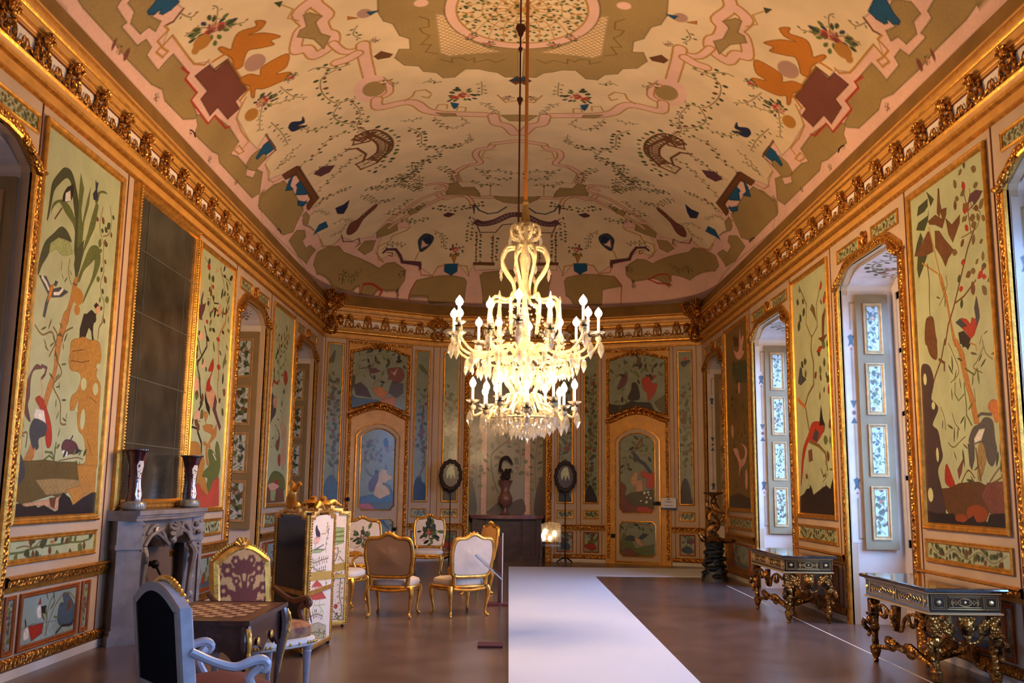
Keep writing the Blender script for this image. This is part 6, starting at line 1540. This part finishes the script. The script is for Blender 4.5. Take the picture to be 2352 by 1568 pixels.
# oval pole screens
for s, lab in ((.41, 'oval wreath-framed pole screen left of the apse niche'), (3.03, 'oval wreath-framed pole screen right of the apse niche')):
    p = PCL(s, 0, .35); o = empty('pole_screen', p, math.atan2(PCL.D[1], PCL.D[0]), label=lab, category='screen', group='pole screens beside the niche')
    m = MB(); m.tube([(0, 0, .05), (0, 0, 1.6)], .012, 8); m.build('pole', dark, o)
    m = MB(); 
    for k in range(3): a = k*2.094+.5; m.tube([(0, 0, .12), (.1*math.cos(a), .1*math.sin(a), .08), (.2*math.cos(a), .2*math.sin(a), .015)], [.02, .018, .016], 7, k=3)
    m.build('tripod_foot', dark, o)
    m = MB()
    for k in range(26):
        a = 2*math.pi*k/26; q = 1+.06*(k % 2); m.ball((.21*q*math.cos(a), -.02, 1.93+.3*q*math.sin(a)), (.05, .03, .055), 6, 5)
    m.build('wreath_frame', mat('dark_wreath', (40, 26, 20), .6, .2), o)
    cv = Canvas(-.2, .2, 1.64, 2.22, .008, 'plumd'); cv.poly([(-.08, 1.85), (-.1, 2.0), (-.04, 2.12), (.04, 2.14), (.08, 2.02), (.09, 1.85), (.04, 1.95), (0, 1.84), (-.03, 1.96)], 'panel', True); cv.mesh('oval_picture', lambda X, Z: np.stack([X, -.03+0*X, Z], -1), paintm, o, mask=[(.19*math.cos(a), 1.93+.27*math.sin(a)) for a in np.linspace(0, 6.28, 24)])
# apse marble table and urn
c = PCL((NA+NB)/2, 0, 0); an = math.atan2(PCL.D[1], PCL.D[0])
MT = empty('marble_basin_table', c, an, label='dark purple marble side table with rounded top filling the apse niche', category='table')
m = MB(); half = [(-.87, .6), (-.87, 0)]+[(-.87*math.cos(t), -.22*math.sin(t)) for t in np.linspace(.1, math.pi-.1, 14)]+[(.87, 0), (.87, .6)]
for z0, z1, k in ((.96, .985, .97), (.985, 1.04, 1.)): m.prism([(x*k, y*k) for x, y in half], lambda x, y: (x, y, z0), lambda x, y: (x, y, z1))
m.build('marble_top', mat('rose_marble', (150, 100, 100), .25, noise=.3, nscale=5), MT)
m = MB(); m.box((-.8, .1, 0), (.8, .58, .96)); m.box((-.84, .04, 0), (.84, .58, .12)); m.box((-.28, .02, .12), (.28, .1, .85)); 
for g in (-1, 1): m.box((g*.42-.06, .0, .12), (g*.42+.06, .12, .96)); m.box((g*.74-.06, .0, .12), (g*.74+.06, .12, .96))
m.build('marble_base', marbled, MT, sm=False)
p = PCL((NA+NB)/2-.03, 0, -.22); UR = empty('marble_urn', (p[0], p[1], 1.04), an, label='rose marble urn with dark mask relief standing on the apse table', category='urn')
m = MB(); m.lathe([(.1, 0), (.12, .02), (.06, .06), (.045, .16), (.07, .2), (.15, .28), (.17, .38), (.13, .47), (.09, .55), (.1, .66), (.16, .76), (.18, .79), (.14, .8)], n=20); m.build('bowl', mat('urn_marble', (142, 98, 86), .3, noise=.3, nscale=8), UR)
m = MB(); R = random.Random(8)
for i in range(30): a = R.uniform(0, 6.28); q = R.uniform(0, .14); m.ball((q*math.cos(a), q*.6*math.sin(a), .82+R.uniform(0, .22)), R.uniform(.03, .05), 6, 5)
m.tube([(-.14, 0, 1.0), (-.1, 0, 1.26), (.04, 0, 1.32), (.16, 0, 1.16)], [.03, .04, .05, .02], 7, k=4); m.build('dried_bouquet', mat('dark_dried_flowers', (52, 32, 28), .8), UR)

# ceiling hooks
for x, y, wh in ((-4.10, 11.5, 'left ceiling edge above the pier mirror'), (-4.10, 16.1, 'left ceiling edge farther toward the doors'), (4.29, 11.75, 'right ceiling edge above the nearest seen window'), (4.28, 16.3, 'right ceiling edge above the bright window')):
    sg = 1 if x < 0 else -1; o = empty('iron_hook', (x, y, 6.05), label='small black iron hook in the '+wh, category='hook', group='iron hooks along the ceiling border'); m = MB(); m.tube([(-sg*.03, 0, .03), (sg*.02, 0, .02), (sg*.05, 0, -.02), (sg*.05, .04, -.05), (sg*.04, .07, -.02), (sg*.03, .07, .02)], .008, 6, k=3); m.build('hook', dark, o)
# ================================================================ CHANDELIER
CX, CY = .165, 11.1
CH = empty('chandelier', (CX, CY, 2.2), label='large two-tier crystal chandelier with lit candle bulbs hanging mid-room', category='chandelier')
R = random.Random(12)
def at(z): return z-2.2
m = MB(); m.lathe([(.02, at(2.28)), (.06, at(2.34)), (.03, at(2.42)), (.05, at(2.5)), (.11, at(2.62)), (.06, at(2.74)), (.035, at(2.9)), (.05, at(3.05)), (.12, at(3.15)), (.14, at(3.22)), (.07, at(3.3)), (.04, at(3.45)), (.06, at(3.6)), (.03, at(3.8)), (.035, at(4.1)), (.07, at(4.35)), (.03, at(4.5)), (.03, at(4.75))], n=12)
m.build('stem', crystalg, CH)
# scrolled crown: eight S-arms from the top to the upper tier
for k in range(8):
    a = 2*math.pi*(k+.5)/8; ca, sa = math.cos(a), math.sin(a); P = [(.08, 4.78), (.17, 4.74), (.17, 4.62), (.08, 4.58), (.1, 4.5), (.24, 4.47), (.3, 4.32), (.24, 4.18), (.15, 4.05), (.14, 3.9), (.24, 3.84), (.38, 3.86), (.44, 3.72), (.4, 3.5)]
    m = MB(); m.tube([(r*ca, r*sa, at(z)) for r, z in P], .02, 6, k=3); ar = m.build('crown_arm', crystalg, CH)
    for r, z in ((.31, 4.2), (.44, 3.62), (.2, 4.6)):
        q = MB(); q.lathe([(.003, -.10), (.022, -.05), (.014, -.015), (.004, 0)], (r*ca, r*sa, at(z)), 6); q.build('pendant', crystal, ar, sm=False)
def bobeche(m, x, y, z, r=.075): m.lathe([(.015, z-.012), (r*.6, z-.006), (r, z+.02), (r*1.02, z+.026), (r*.6, z+.006), (.016, z+.004)], (x, y, 0), 16, scal=8, amp=.08)
def drop(m, x, y, z, s=1.): s *= 1.25; m.lathe([(.002, -.13*s), (.026*s, -.075*s), (.02*s, -.03*s), (.003, 0)], (x, y, z), 6)
def tier(n, rad, zp, r0, z0, sag, cand, bulb_r, off, tilt_):
    for k in range(n):
        a = 2*math.pi*(k+off)/n; rr = rad*(1. if k % 2 == 0 else .86); zz = zp+(0 if k % 2 == 0 else tilt_); ca, sa = math.cos(a), math.sin(a)
        P = [(r0, z0), (r0+.12*rad, z0+.1), (rr*.42, z0+.02), (rr*.55, z0-sag), (rr*.8, z0-sag*1.2), (rr*.97, zz-.16), (rr, zz-.05)]
        m = MB(); m.tube([(r*ca, r*sa, at(z)) for r, z in P], .017, 6, k=3); m.ball((rr*ca, rr*sa, at(zz-.06)), .04, 8, 6); ar = m.build('candle_arm', crystalg, CH)
        x, y = rr*ca, rr*sa
        m = MB(); bobeche(m, x, y, at(zz)); ar2 = m.build('drip_pan', crystal, ar)
        m = MB(); m.lathe([(.05, at(zz)-.03), (.055, at(zz)-.025), (.02, at(zz)-.02), (.016, at(zz)+.03)], (x, y, 0), 12); m.build('socket', dark, ar)
        m = MB(); m.tube([(x, y, at(zz)+.01), (x, y, at(zz)+cand)], .0165, 10); m.build('candle', candle, ar)
        m = MB(); m.lathe([(.012, 0), (.026*bulb_r, .02), (.034*bulb_r, .05), (.026*bulb_r, .08), (.008, .115), (.002, .125)], (x, y, at(zz)+cand), 8); m.build('bulb', bulbm, ar)
        for dx, dy, dz, ds in ((x+.03*ca, y+.03*sa, at(zz)-.09, 1.3), (rr*.8*ca, rr*.8*sa, at(z0-sag*1.25), 1.1), (rr*.55*ca, rr*.55*sa, at(z0-sag*1.1), 1), (x+.05*sa, y-.05*ca, at(zz)-.02, .6), (x-.05*sa, y+.05*ca, at(zz)-.02, .6)):
            m = MB(); drop(m, dx, dy, dz, ds); m.build('pendant', crystal, ar, sm=False)
tier(14, .90, 3.47, .12, 3.2, .02, .20, 1.35, .3, -.06)
tier(12, .60, 2.62, .1, 2.62, .1, .17, 1.15, .1, -.07)
# small upper finials on the central vase
for k in range(8):
    a = 2*math.pi*k/8; x, y = .42*math.cos(a), .42*math.sin(a)
    m = MB(); m.lathe([(.03, at(3.35)), (.05, at(3.4)), (.02, at(3.45)), (.028, at(3.6)), (.012, at(3.8)), (.02, at(3.84)), (.004, at(3.9))], (x, y, 0), 8); m.build('glass_spire', crystal, CH, sm=False)
    m = MB(); m.tube([(.1*math.cos(a), .1*math.sin(a), at(3.2)), (.3*math.cos(a), .3*math.sin(a), at(3.12)), (x, y, at(3.36))], .014, 6, k=4); m.build('spire_bracket', crystalg, CH)
# crystal garlands and the fringe under both tiers (many drops: one part each)
m = MB()
for (r, z, n, s) in ((.5, 3.05, 30, 1.), (.34, 2.98, 22, 1.1), (.66, 3.1, 26, .8), (.2, 2.95, 14, 1.)):
    for i in range(n): a = 2*math.pi*i/n+r; q = r*R.uniform(.94, 1.06); drop(m, q*math.cos(a), q*math.sin(a), at(z)+R.uniform(-.05, .05), s*R.uniform(.7, 1.1))
m.build('upper_drops', crystal, CH, sm=False, kind='stuff')
m = MB()
for (r, z, n, s) in ((.42, 2.42, 44, .8), (.34, 2.38, 34, .85), (.24, 2.35, 26, .9), (.14, 2.34, 16, .9), (.05, 2.32, 7, 1.)):
    for i in range(n): a = 2*math.pi*i/n+r; q = r*R.uniform(.94, 1.06); drop(m, q*math.cos(a), q*math.sin(a), at(z)+R.uniform(-.03, .03), s*R.uniform(.6, 1.)); m.ball((q*math.cos(a), q*math.sin(a), at(z)+.01), .012, 5, 4)
m.build('lower_drops', crystal, CH, sm=False, kind='stuff')
m = MB()
for k in range(10):
    a = 2*math.pi*k/10; m.tube([(r*math.cos(a), r*math.sin(a), at(z)) for r, z in ((.12, 2.95), (.2, 3.0), (.22, 2.85), (.14, 2.75), (.2, 2.62), (.36, 2.56), (.42, 2.46), (.36, 2.4), (.3, 2.46))], .014, 6, k=3)
m.tube([(.43*math.cos(t), .43*math.sin(t), at(2.43)) for t in np.linspace(0, 6.283, 25)[:-1]], .015, 6, closed=True); m.tube([(.5*math.cos(t), .5*math.sin(t), at(3.1)) for t in np.linspace(0, 6.283, 25)[:-1]], .014, 6, closed=True); m.build('lower_basket', crystalg, CH)
m = MB()
for k in range(10):
    a = 2*math.pi*k/10; b = a+.31
    for t in np.linspace(0, 1, 12): z = 3.78*(1-t)+3.3*t-.25*math.sin(math.pi*t)*.4; r = .15+.35*t; m.ball((r*math.cos(a+.3*t), r*math.sin(a+.3*t), at(z)), .015, 6, 4)
m.build('bead_chain', crystal, CH, kind='stuff')
m = MB()
for k in range(6):
    a = k*1.05; 
    for t in range(5): m.ball((.14*math.cos(a)+.03*math.cos(t*1.3), .14*math.sin(a)+.03*math.sin(t*1.3), at(4.7)+.02*t-.04), .026, 6, 5)
m.build('crown_rosettes', crystalg, CH)
# rope sleeve, tassel, rod: they hang from the vault
zc = float(vz(np.array(.07), np.array(11.1)))
m = MB(); m.tube([(0, 0, at(4.98)), (0, 0, at(zc+.01))], .022, 10); m.build('suspension_sleeve', mat('gold_rope_cover', (176, 104, 30), .6, bump=.3, bscale=80), CH)
m = MB()
for k in range(12): a = k*.524; m.tube([(.012*math.cos(a), .012*math.sin(a), at(5.06)), (.035*math.cos(a), .035*math.sin(a), at(4.92)), (.05*math.cos(a), .05*math.sin(a), at(4.78))], .011, 5)
m.ball((0, 0, at(5.05)), (.035, .035, .04), 8, 6); m.build('tassel', mat('tassel_cord', (150, 112, 50), .8), CH)
m = MB(); m.tube([(-.085, 0, at(4.8)), (-.085, 0, at(zc+.01))], .011, 8)
for z, s in ((6.35, .8), (7.02, .6), (7.28, 1.3)): m.lathe([(.01, -.07*s), (.022*s, -.05*s), (.03*s, -.02*s), (.05*s, .02*s), (.045*s, .05*s), (.012, .07*s)], (-.085, 0, at(z)), 10)
m.build('iron_rod', mat('brown_iron_rod', (74, 34, 20), .5, .5), CH)
